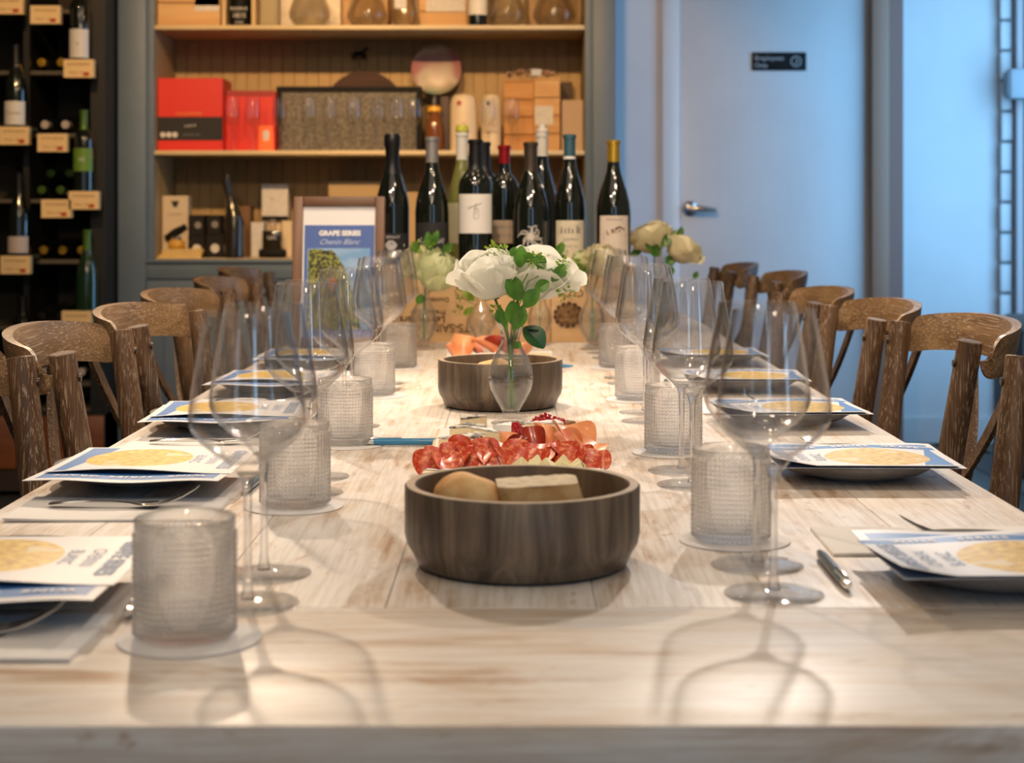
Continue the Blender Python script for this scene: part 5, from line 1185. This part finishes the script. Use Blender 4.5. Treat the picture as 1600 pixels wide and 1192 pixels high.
def rose(center, R, axis, label, mp, stem_pts, frilly=False, group=None, seed=0):
    rr = random.Random(seed); c = Vector(center)
    t = thing('white_rose' if not frilly else 'white_carnation', center, label, 'flower', group)
    Mx = rot_to(axis)
    layers = [(1.0, 6, math.radians(68), 0.66, 0.55), (0.97, 6, math.radians(48), 0.66, 0.40), (0.90, 5, math.radians(35), 0.78, 0.22), (0.80, 5, math.radians(27), 0.90, 0.05), (0.68, 4, math.radians(22), 1.0, 0.0), (0.52, 4, math.radians(16), 1.1, 0.0), (0.34, 3, math.radians(12), 1.3, 0.0)]
    if frilly: layers = [(1.0, 8, math.radians(70), 0.55, 0.35), (0.92, 8, math.radians(52), 0.55, 0.3), (0.85, 7, math.radians(36), 0.6, 0.3), (0.78, 6, math.radians(22), 0.7, 0.25), (0.66, 5, math.radians(12), 0.9, 0.2)]
    for li, (rk, n, pt, half, fl) in enumerate(layers):
        off = rr.uniform(0, 6)
        for k in range(n):
            fn, nu, nv = petal_mesh(R*rk*rr.uniform(0.97, 1.04), pt*rr.uniform(0.85, 1.15), half*rr.uniform(0.9, 1.1), fl*rr.uniform(0.6, 1.5), rr.uniform(0, 6), min(2.6, 0.95/rk))
            Mk = Mx @ Matrix.Rotation(off+2*PI*k/n+rr.uniform(-.12, .12), 4, 'Z')
            if frilly: g = (lambda fn, ph: lambda u, v: (fn(u, v)*(1+0.05*math.sin(u*22+ph)*v*v)))(fn, rr.uniform(0, 6))
            else: g = fn
            mb = MB().grid((lambda g, Mk: lambda u, v: Mk @ g(u, v))(g, Mk), nu, nv)
            mb.build('petal', mp, t, recalc=False, sharp=80)
    lo = Mx @ Vector((0, 0, -R*0.86))
    mb = MB()
    for k in range(5):
        Mk = Mx @ Matrix.Rotation(k*2*PI/5, 4, 'Z')
        mb.grid((lambda Mk: lambda u, v: Mk @ Vector((0.004+0.55*R*v, (u-0.5)*0.010*(1-v)**0.7, -R*0.90+0.10*R*v*v)))(Mk), 2, 5)
    mb.build('sepals', m_leaf, t, recalc=False)
    pts = [lo]+[Vector(p)-c for p in stem_pts]
    # smooth the stem
    sm_ = []
    for i in range(len(pts)-1):
        for k in range(4): q = k/4; sm_.append(pts[i].lerp(pts[i+1], q))
    sm_.append(pts[-1])
    MB().tube(sm_, 0.0019, 8).build('stem', m_stem, t)
    return t
def leaf_fn(base, tip, width, normal, curl=0.1):
    b, tp = Vector(base), Vector(tip); d = tp-b; n = Vector(normal).normalized(); s = d.cross(n).normalized(); ln = d.length
    def fn(u, v):
        q = (u-0.5)*2; w_ = width*math.sin(PI*min(v*0.93+0.04, 1))**0.8*0.5
        return b+d*v+s*q*w_+n*(curl*ln*math.sin(v*PI)*0.6+abs(q)*w_*0.35)
    return fn
def sprig(name, base, label, leaves, clusters, stems, seed=0, group=None, lm=None):
    rr = random.Random(seed); t = thing(name, base, label, 'foliage', group); b = Vector(base)
    for s in stems: MB().tube([Vector(p)-b for p in s], 0.0011, 6).build('stem', m_stem, t)
    for (p0, p1, w_, nrm) in leaves:
        fn = leaf_fn(Vector(p0)-b, Vector(p1)-b, w_, nrm); MB().grid(fn, 4, 8).build('leaf', lm or m_leaf, t, recalc=False)
    for (cc, r) in clusters:
        mb = MB(); c0 = Vector(cc)-b
        for k in range(34):
            d = Vector((rr.gauss(0, 1), rr.gauss(0, 1), rr.gauss(0, 1))).normalized()*r*rr.uniform(0.45, 1); e = c0+d
            w_ = 0.0042; fn = leaf_fn(e, e+d.normalized()*rr.uniform(0.005, 0.008), w_, Vector((rr.gauss(0, 1), rr.gauss(0, 1), 1.0)))
            mb.grid(fn, 2, 3)
        mb.build('floret_cluster', m_leafl, t, recalc=False)['kind'] = 'stuff'
    return t
DV = 2.42; vx, vy, _ = G(798, 662)
DV = vy
vase((vx, vy, TT+0.0003), 'clear ribbed bud vase with two white roses, in the table centre')
Q = lambda px, py, dy=0.0: (lambda p: Vector((p[0], vy+dy, p[2])))(V(px, py, vy+dy))
neck = lambda dx: Vector((vx+dx, vy, TT+0.128)); foot_ = lambda dx: Vector((vx+dx, vy, TT+0.024))
rose(Q(764, 430), 0.0405, (-0.22, -0.22, 0.9), 'full white rose over the centre vase, nearer the wine rack', m_petal, [Q(782, 490), neck(-0.004), foot_(0.003)], seed=1)
rose(Q(846, 428, 0.02), 0.041, (0.30, -0.18, 0.9), 'full white rose over the centre vase, nearer the door', m_petal, [Q(815, 480, 0.01), neck(0.003), foot_(-0.003)], seed=2)
rose(Q(812, 440, 0.045), 0.030, (0.0, 0.2, 1), 'smaller pale rose tucked between the two full white roses', m_petalg, [Q(803, 480, 0.02), neck(0.0), foot_(0.005)], seed=3)
A_ = lambda px, py, dy=-0.03: Q(px, py, dy)
sprig('leafy_sprig', tuple(neck(0.002)), 'green leafy sprig with lime florets among centre vase roses', 
      [(A_(812, 470), A_(795, 430), 0.028, (0, -1, 0.2)), (A_(812, 418), A_(815, 384), 0.022, (0, -1, 0)), (A_(798, 400), A_(806, 386), 0.012, (0, -1, 0)), (A_(835, 455), A_(858, 440), 0.020, (0.2, -1, 0.3)), (A_(820, 480), A_(842, 452), 0.026, (-0.3, -1, 0.2)),
       (A_(862, 440), A_(882, 412), 0.018, (0.2, -1, 0)), (A_(870, 430), A_(886, 425), 0.014, (0, -1, 0.3)), (A_(806, 510), A_(800, 470), 0.028, (0, -1, 0.1)), (A_(803, 515), A_(818, 478), 0.024, (0.2, -1, 0.1)), (A_(836, 400), A_(852, 420), 0.020, (0, -1, 0.4)), (A_(820, 395), A_(834, 412), 0.016, (0, -1, 0.2)), (A_(784, 505), A_(776, 486), 0.014, (0, -1, 0)), (A_(792, 515), A_(780, 478), 0.012, (0, -1, 0)), (A_(806, 545, -0.012), A_(812, 533, -0.012), 0.012, (0, -1, 0))],
      [(A_(770, 392, 0.0), 0.013), (A_(838, 406, -0.035), 0.012), (A_(884, 458, -0.02), 0.012), (A_(775, 484, -0.01), 0.007), (A_(786, 392, 0), 0.009), (A_(880, 412, -0.02), 0.008)],
      [[A_(800, 545, -0.004), A_(806, 490), A_(825, 440), A_(862, 420), A_(884, 455, -0.02)], [A_(798, 545, -0.004), A_(790, 500), A_(775, 484, -0.01)], [A_(803, 545, -0.004), A_(812, 450), A_(836, 408)], [A_(806, 480), A_(792, 430), A_(772, 394, 0)]], seed=5)
sprig('rose_leaf_sprig', tuple(neck(0.004)), 'dark drooping rose leaf hanging over the centre vase lip', [(A_(818, 512, -0.012), A_(850, 544, -0.02), 0.036, (0.3, -1, 0.6)), (A_(822, 514, -0.010), A_(842, 516, -0.016), 0.016, (0, -0.4, 1))], [], [[A_(803, 540, -0.004), A_(812, 508, -0.01), A_(822, 514, -0.012)]], seed=6, lm=m_leafd)

# vases further down the table
def far_vase(px, py, label, s=1.0, body=1.0):
    p = G(px, py); vase((p[0], p[1], TT+0.0003), label, s, body, rib=False); return p
def Qf(px, py, D): p = V(px, py, D); return Vector(p)
p = far_vase(662, 546, 'bud vase holding pale carnations before the crate, wine-rack side', 0.95)
D = p[1]; b0 = Vector((p[0], D, TT+0.025)); nk_ = Vector((p[0], D, TT+0.125))
rose(Qf(683, 425, D-0.01), 0.048, (0.3, -0.3, 0.9), 'large ruffled pale green carnation in the vase before crate', m_petalg, [nk_, b0], True, seed=7)
rose(Qf(655, 412, D+0.03), 0.040, (-0.3, -0.3, 0.8), 'ruffled white carnation nearer the row of glasses, wine-rack side', m_petalc, [nk_+Vector((0.003, 0, 0)), b0+Vector((0.003, 0, 0))], True, seed=8)
sprig('leafy_sprig', tuple(nk_), 'green sprig rising from carnations before the black sparkling bottle', [(Qf(672, 395, D), Qf(668, 362, D), 0.022, (0, -1, 0)), (Qf(690, 400, D), Qf(706, 380, D), 0.02, (0, -1, 0)), (Qf(652, 395, D), Qf(645, 378, D), 0.025, (0, -1, 0)), (Qf(676, 385, D), Qf(684, 360, D), 0.018, (0, -1, 0)), (Qf(660, 460, D-.02), Qf(652, 475, D-.02), 0.02, (0, -1, 0))], [(Qf(650, 385, D-0.02), 0.014), (Qf(700, 390, D), 0.010), (Qf(672, 380, D), 0.012)], [[nk_, Qf(670, 440, D), Qf(674, 372, D)]], seed=9)
p = far_vase(752, 542, 'round-bellied bud vase with lime sprig before middle of crate', 0.86, 1.28)
D = p[1]; nk_ = Vector((p[0], D, TT+0.11))
sprig('leafy_sprig', tuple(nk_), 'lime green floret sprig leaning out of the round-bellied vase', [(Qf(742, 470, D), Qf(722, 452, D), 0.02, (0, -1, 0)), (Qf(740, 480, D), Qf(724, 492, D), 0.018, (0, -1, 0))], [(Qf(724, 470, D), 0.017), (Qf(716, 486, D), 0.012), (Qf(735, 458, D), 0.012), (Qf(718, 458, D), 0.011)], [[Vector((p[0], D, TT+0.03)), nk_, Qf(745, 478, D), Qf(722, 465, D)]], seed=10, lm=m_leafl)
p = far_vase(843, 540, 'bud vase half hidden behind the centre vase, before the crates', 0.9, 1.0)
D = p[1]; nk_ = Vector((p[0], D, TT+0.115))
sprig('leafy_sprig', tuple(nk_), 'thin bare green stems in the half hidden bud vase', [(Qf(870, 400, D), Qf(880, 378, D), 0.022, (0, -1, 0)), (Qf(868, 410, D), Qf(885, 400, D), 0.02, (0, -1, 0))], [(Qf(878, 392, D), 0.016)], [[Vector((p[0], D, TT+0.03)), nk_, Qf(848, 460, D), Qf(875, 395, D)], [Vector((p[0]+.002, D, TT+0.03)), nk_+Vector((.003, 0, 0)), Qf(852, 470, D), Qf(884, 400, D)]], seed=12)
p = far_vase(925, 546, 'bud vase holding pale blooms before the crate, door side', 0.95)
D = p[1]; b0 = Vector((p[0], D, TT+0.025)); nk_ = Vector((p[0], D, TT+0.125))
rose(Qf(940, 408, D), 0.038, (0.2, -0.4, 0.9), 'ruffled cream carnation in the vase on the door side', m_petalc, [nk_, b0], True, seed=13)
rose(Qf(912, 412, D+0.03), 0.030, (-0.2, -0.3, 0.9), 'small pale green carnation beside the cream one, door side', m_petalg, [nk_, b0+Vector((0.003, 0, 0))], True, seed=14)
sprig('leafy_sprig', tuple(nk_), 'lime green floret sprig below the cream carnation, door side', [(Qf(915, 425, D), Qf(900, 405, D), 0.02, (0, -1, 0))], [(Qf(904, 412, D-0.02), 0.012), (Qf(915, 420, D-.02), 0.012), (Qf(925, 405, D-.03), 0.010)], [[nk_, Qf(918, 450, D), Qf(908, 415, D-0.02)]], seed=15)
p = far_vase(1030, 524, 'bud vase of cream roses farthest along the table, door side', 1.0)
D = p[1]; b0 = Vector((p[0], D, TT+0.025)); nk_ = Vector((p[0], D, TT+0.135))
rose(Qf(1016, 372, D), 0.043, (-0.3, -0.15, 0.9), 'cream rose with open petals by the gold-capped bottle', m_petalc, [Qf(1022, 420, D), nk_, b0], seed=16)
rose(Qf(1066, 389, D), 0.040, (0.5, -0.1, 0.8), 'cream rose standing in front of the door', m_petalc, [Qf(1040, 430, D), nk_, b0+Vector((0.003, 0, 0))], seed=17)
sprig('leafy_sprig', tuple(nk_), 'leafy green sprig between cream roses before the door', [(Qf(1028, 395, D-.03), Qf(1008, 372, D-.04), 0.03, (0, -1, 0)), (Qf(1034, 385, D-.03), Qf(1052, 362, D-.02), 0.026, (0, -1, 0)), (Qf(1030, 400, D-.03), Qf(1018, 385, D-.04), 0.03, (0, -1, 0)), (Qf(1060, 372, D), Qf(1066, 354, D), 0.018, (0, -1, 0)), (Qf(1040, 412, D), Qf(1055, 400, D), 0.03, (0, -1, 0)), (Qf(1050, 430, D), Qf(1046, 415, D), 0.02, (0, -1, 0)), (Qf(1084, 436, D), Qf(1090, 424, D), 0.016, (0, -1, 0)), (Qf(985, 400, D), Qf(1003, 388, D), 0.022, (0, -1, 0))], [(Qf(1050, 365, D-.02), 0.012), (Qf(1028, 382, D-.03), 0.013)], [[nk_, Qf(1030, 430, D), Qf(1050, 365, D)], [nk_, Qf(1050, 450, D), Qf(1085, 435, D)]], seed=18)

# ------------------------------------------------------------------ crates on the table with bottles
DCR = 3.98; m_ply = wood('crate_pine', (0.46, 0.26, 0.11), (0.58, 0.37, 0.18), (0.68, 0.48, 0.28), 0, 7, 0.55, ring=0.6)
m_brand = mat('burnt_print', (0.085, 0.040, 0.015), 0.7)
CZ = EYE-(414-334)*DCR/F
def table_crate(px0, px1, depth, label):
    x0, x1 = xw(px0, DCR), xw(px1, DCR); wd = (x1-x0)/2
    t = thing('wine_crate', ((x0+x1)/2, DCR, TT+0.0004), label, 'wooden crate'); H = CZ-TT-0.0005
    MB().box(-wd, wd, 0, 0.012, 0, H-0.008).build('front_panel', m_ply, t, bevel=0.001, seg=1)
    MB().box(-wd, wd, depth-0.012, depth, 0, H-0.008).build('rear_panel', m_ply, t, smooth=False)
    for s in (-1, 1): MB().box(s*wd-(0.012 if s > 0 else 0), s*wd+(0.012 if s < 0 else 0), 0.0125, depth-0.0125, 0, H-0.008).build('side_panel', m_ply, t, smooth=False)
    MB().box(-wd, wd, 0, depth, H-0.0078, H).build('lid', m_ply, t, bevel=0.001, seg=1)
    return t, wd, H
t, wd, H = table_crate(588, 860, 0.33, 'pine wine crate with upside-down burnt lettering, bottles on top')
def inv(body, size, px, py, **kw):
    mb = MB(); c = V(px, py, DCR); letter(mb, body, size, lambda a, b: (c[0]-t.location.x-a, -0.0012, c[2]-t.location.z-b), **kw); return mb.build('burnt_lettering', m_brand, t, smooth=False)
inv('Domaine', 0.017, 682, 468, bold=0.01); inv('Premier Cru', 0.017, 669, 488, bold=0.01); inv('Les Pruliers', 0.024, 660, 499, bold=0.01); inv('NUITS-SAINT-GEORGES', 0.030, 672, 512, bold=0.0, space=0.93)
t, wd, H = table_crate(861, 992, 0.33, 'second pine wine crate with a burnt crest, under the gold-capped bottle')
c = V(888, 492, DCR); X0 = c[0]-t.location.x; Z0 = c[2]-t.location.z
m_crest = mat('burnt_crest', (0.34, 0.19, 0.07), 0.7, col2=(0.12, 0.055, 0.018), nscale=110)
MB().lathe([(0, 0), (0.030, 0), (0.030, 0.001), (0, 0.001)], 30, M=Matrix.Translation((X0, -0.0002, Z0)) @ Matrix.Rotation(PI/2, 4, 'X'), sx=1.1, sy=0.95).build('crest', m_crest, t, smooth=False)
mb = MB()
for k in range(14):
    a = k*2*PI/14; cx_, cz_ = X0+0.036*math.cos(a), Z0+0.031*math.sin(a)
    mb.grid(leaf_fn((cx_, -0.0014, cz_), (cx_-0.013*math.sin(a+0.5), -0.0014, cz_+0.013*math.cos(a+0.5)), 0.009, (0, -1, 0), 0.02), 2, 4)
mb.build('wreath', m_brand, t, recalc=False)
mb = MB(); letter(mb, 'CLOS', 0.026, lambda a, b: (X0+0.006-a, -0.0012, Z0+0.055-b)); mb.build('burnt_lettering', m_brand, t, smooth=False)

BZc = CZ+0.0006
Dn = 4.04; Db = 4.17
hs = lambda ytop, D: (EYE-(ytop-334)*D/F-BZc)/0.311
t, R = bottle('sparkling', Dn, 613, BZc, (1.0, (EYE-(209-334)*Dn/F-BZc)/0.325), m_cap_blk, 0.225, m_dark, 'sparkling wine bottle with black foil and silver band emblem')
blabel(t, R, 0.095, 0.015, 0.078, m_lab_grey); bwords(t, R, 'CREMANT', 0.010, 0.068, m_paperlab)
bribbon(t, R, [([(-0.034, 0.048), (-0.012, 0.048)], 0.009), ([(0.012, 0.048), (0.036, 0.048)], 0.009)], m_silver, 'silver_bar')
f = cyl(R, 0.0016); MB().add([f(0.013*math.cos(a*PI/10), 0.048+0.013*math.sin(a*PI/10)) for a in range(20)], [tuple(range(20))]).build('silver_disc', m_silver, t, smooth=False, recalc=False)
t, R = bottle('burgundy', Dn, 675, BZc, (1.03, hs(214, Dn)), foil('grey_foil', (0.26, 0.25, 0.25), 0.4, 0.4), 0.248, m_dark, 'wine bottle with matt grey foil neck and charcoal label', ring=None)
blabel(t, R, 0.10, 0.015, 0.105, m_lab_grey); bwords(t, R, 'La Nuit', 0.022, 0.06, m_silver, shear=0.4)
t, R = bottle('burgundy', Db, 722, BZc, (0.98, hs(207, Db)), mat('white_capsule', (0.62, 0.60, 0.55), 0.5), 0.245, m_greeng, 'pale green bottle with cream neck, behind the black bottle')
blabel(t, R, 0.10, 0.05, 0.155, mat('sage_label', (0.50, 0.46, 0.30), 0.6)); MB().lathe([(0.0168, 0.312*hs(207, Db)), (0.0176, 0.318*hs(207, Db)), (0.0150, 0.328*hs(207, Db)), (0, 0.330*hs(207, Db))], 20).build('yellow_seal', mat('lime_seal', (0.50, 0.48, 0.05), 0.4), t)
t, R = bottle('bordeaux', 4.03, 743, BZc, (1.13, hs(218, 4.03)), m_cap_blk, 0.232, m_dark, 'square-shouldered black bottle with white label and brush monogram')
blabel(t, R, 0.104, 0.078, 0.176, m_lab_white)
bribbon(t, R, [([(-0.018, 0.140), (-0.008, 0.144), (0.004, 0.148), (0.016, 0.153)], 0.0028), ([(0.003, 0.152), (0.000, 0.142), (-0.002, 0.128), (-0.003, 0.114)], 0.0022), ([(-0.003, 0.138), (0.006, 0.140), (0.008, 0.133), (0.000, 0.128), (0.009, 0.126), (0.009, 0.117), (-0.002, 0.113)], 0.0022)], m_print_grey, 'monogram')
t, R = bottle('bordeaux', 4.22, 757, BZc, (1.0, hs(222, 4.22)), m_cap_blk, 0.232, m_dark, 'unlabelled dark bottle hidden behind the white monogram bottle')
t, R = bottle('bordeaux', Db, 788, BZc, (1.0, hs(227, Db)), foil('red_foil', (0.30, 0.008, 0.012), 0.3, 0.4), 0.262, m_dark, 'dark bottle with a deep red foil neck in back row')
blabel(t, R, 0.085, 0.050, 0.110, mat('tan_label', (0.42, 0.32, 0.22), 0.6)); bwords(t, R, 'RISERVA', 0.012, 0.092, m_print_grey); bwords(t, R, 'ROSSO', 0.012, 0.07, m_print_grey)
t, R = bottle('burgundy', Dn, 829, BZc, (1.10, hs(222, Dn)), foil('brown_foil', (0.06, 0.045, 0.03), 0.35, 0.4), 0.235, m_dark, 'dark bottle printed with white curling octopus-like tentacles')
st_ = []; rr = random.Random(4)
for k in range(13):
    a = PI*0.02+k*PI/6.1; pts = []; cur = rr.choice((-1, 1))*rr.uniform(0.9, 2.2)
    x, z = 0.0, 0.070
    ln = rr.uniform(0.030, 0.042)
    for i in range(11):
        pts.append((x, z)); aa = a+cur*(i/10)**1.8*1.6; x += math.cos(aa)*ln/10; z += math.sin(aa)*ln/10
    st_.append((pts, 0.0042))
bribbon(t, R, st_, mat('pale_tentacle_print', (0.52, 0.49, 0.44), 0.6), 'tentacle_drawing')
t, R = bottle('burgundy', 4.20, 847, BZc, (1.0, hs(208, 4.20)), mat('cream_wax', (0.60, 0.56, 0.50), 0.45), 0.255, m_dark, 'dark bottle with a thick cream wax seal, back row')
MB().lathe([(0.0165, 0), (0.0175, 0.006), (0.011, 0.012), (0.010, 0.024), (0, 0.025)], 16, c=(0.001, 0, 0.311*hs(208, 4.20))).build('wax_top', mat('cream_wax', (0.60, 0.56, 0.50), 0.45), t)
t, R = bottle('burgundy', 4.06, 890, BZc, (0.98, hs(210, 4.06)), foil('teal_foil', (0.045, 0.12, 0.16), 0.4, 0.3), 0.258, m_dark, 'bottle with teal neck foil and cream chateau label', ring=m_lab_white)
blabel(t, R, 0.082, 0.004, 0.110, m_lab_cream)
sk = [([(-0.026, 0.080), (0.026, 0.080)], 0.008)]+[([(x, 0.078), (x, z)], 0.005) for x, z in ((-0.022, 0.094), (-0.012, 0.090), (-0.003, 0.092), (0.006, 0.089), (0.018, 0.098), (0.024, 0.093))]
bribbon(t, R, sk, m_print_grey, 'chateau_drawing'); bwords(t, R, 'CHATEAU', 0.009, 0.062, m_print_grey); bwords(t, R, 'GRAND VIN', 0.007, 0.045, m_print_grey)
t, R = bottle('burgundy', Dn, 958.5, BZc, (1.06, hs(219, Dn)), m_cap_gold, 0.256, m_dark, 'bottle with shiny gold neck foil at the door end')
blabel(t, R, 0.080, 0.006, 0.122, mat('ivory_label', (0.60, 0.52, 0.44), 0.6)); bwords(t, R, 'DOMAINE', 0.009, 0.112, m_print_grey); bwords(t, R, 'PINOT NOIR', 0.007, 0.03, m_print_grey)
bribbon(t, R, [([(-0.028, 0.070), (0.030, 0.072)], 0.016), ([(-0.020, 0.078), (-0.004, 0.084), (0.014, 0.084)], 0.012), ([(0.002, 0.084), (0.026, 0.088)], 0.012)], mat('sepia_print', (0.32, 0.17, 0.11), 0.6, noise=0.5, nscale=150), 'house_drawing')
bribbon(t, R, [([(0.002, 0.088), (0.012, 0.094), (0.022, 0.089)], 0.006)], m_brand, 'roof_drawing')

# ------------------------------------------------------------------ framed poster on the table
DF = 3.82
fx = xw(528, DF); Htop = EYE-(306-334)*DF/F
tilt = math.radians(-8)
pf = thing('picture_frame', (fx, DF-0.012, TT+0.002), 'brown wooden picture frame with blue wine poster beside the crates', 'picture frame', rot=(tilt, 0, 0))
FW = 0.110; FH = (Htop-TT)/math.cos(tilt)-0.004; fr = 0.023
m_frame = wood('walnut_frame', (0.10, 0.045, 0.022), (0.17, 0.085, 0.045), (0.24, 0.13, 0.075), 2, 14, 0.45); m_frameh = wood('walnut_frame_cross', (0.10, 0.045, 0.022), (0.17, 0.085, 0.045), (0.24, 0.13, 0.075), 0, 14, 0.45)
for s in (-1, 1): MB().box(min(s*FW, s*(FW-fr)), max(s*FW, s*(FW-fr)), -0.010, 0.012, 0, FH).build('side_rail', m_frame, pf, bevel=0.003)
MB().box(-FW+fr, FW-fr, -0.010, 0.012, FH-fr, FH).build('top_rail', m_frameh, pf, bevel=0.003); MB().box(-FW+fr, FW-fr, -0.010, 0.012, 0, fr).build('bottom_rail', m_frameh, pf, bevel=0.003)
iw = FW-fr
MB().box(-iw, iw, 0.000, 0.008, fr, FH-fr).build('poster', m_white, pf, smooth=False)
MB().box(-iw+0.004, iw-0.002, -0.0010, 0.0, fr, FH-fr-0.046).build('blue_field', mat('poster_blue', (0.065, 0.13, 0.40), 0.5), pf, smooth=False)
mb = MB(); letter(mb, 'GRAPE SERIES', 0.0165, lambda a, b: (a+0.002, -0.0020, b+FH-fr-0.066), bold=0.05, space=1.0); mb.build('title_lettering', m_whiteprint, pf, smooth=False)
mb = MB(); letter(mb, 'Chenin Blanc', 0.018, lambda a, b: (a, -0.0020, b+FH-fr-0.087), shear=0.5); mb.build('script_lettering', mat('pale_blue_print', (0.50, 0.60, 0.80), 0.5), pf, smooth=False)
def photo_mat():
    m, nt, b = node_mat('vine_photo'); tc = N(nt, 'ShaderNodeTexCoord'); nz = N(nt, 'ShaderNodeTexNoise', inp={'Scale': 130.0, 'Detail': 3}); L(nt, tc.outputs['Object'], nz.inputs[0])
    r = N(nt, 'ShaderNodeValToRGB'); e = r.color_ramp.elements; e[0].position = .4; e[0].color = (0.012, 0.012, 0.006, 1); e[1].position = .64; e[1].color = (0.30, 0.32, 0.04, 1); L(nt, nz.outputs[0], r.inputs[0]); L(nt, r.outputs[0], b.inputs['Base Color']); return m
zt_ = FH-fr-0.102
MB().box(-iw+0.012, iw-0.012, -0.0016, -0.0011, fr+0.02, zt_).build('sky_photo', mat('photo_sky', (0.16, 0.34, 0.62), 0.5, col2=(0.30, 0.46, 0.70), nscale=14, stretch=(1, 1, 3)), pf, smooth=False)
rr = random.Random(2); pts = [(-iw+0.0125, fr+0.02)]+[( -iw+0.0125+0.096*u+rr.uniform(-.002, .002), zt_-0.001-0.060*u**4.5+rr.uniform(-.004, .002)) for u in [k/12 for k in range(13)]]+[(iw-0.03, fr+0.02)]
MB().add([(a, -0.0020, b) for a, b in pts], [tuple(range(len(pts)))]).build('vine_photo', photo_mat(), pf, smooth=False)
MB().add([(0.012*math.cos(a)-0.015+rr.uniform(-.002, .002), -0.0024, zt_-0.085+0.016*math.sin(a)) for a in [k*2*PI/16 for k in range(16)]], [tuple(range(16))]).build('grape_photo', mat('photo_orange', (0.62, 0.16, 0.01), 0.5, noise=0.4, nscale=150), pf, smooth=False)
MB().tube([(0, 0.014, FH*0.7), (0, 0.10, 0.004)], 0.004, 6).build('easel_leg', m_frame, pf)

bpy.data.objects['floor'].data.update()
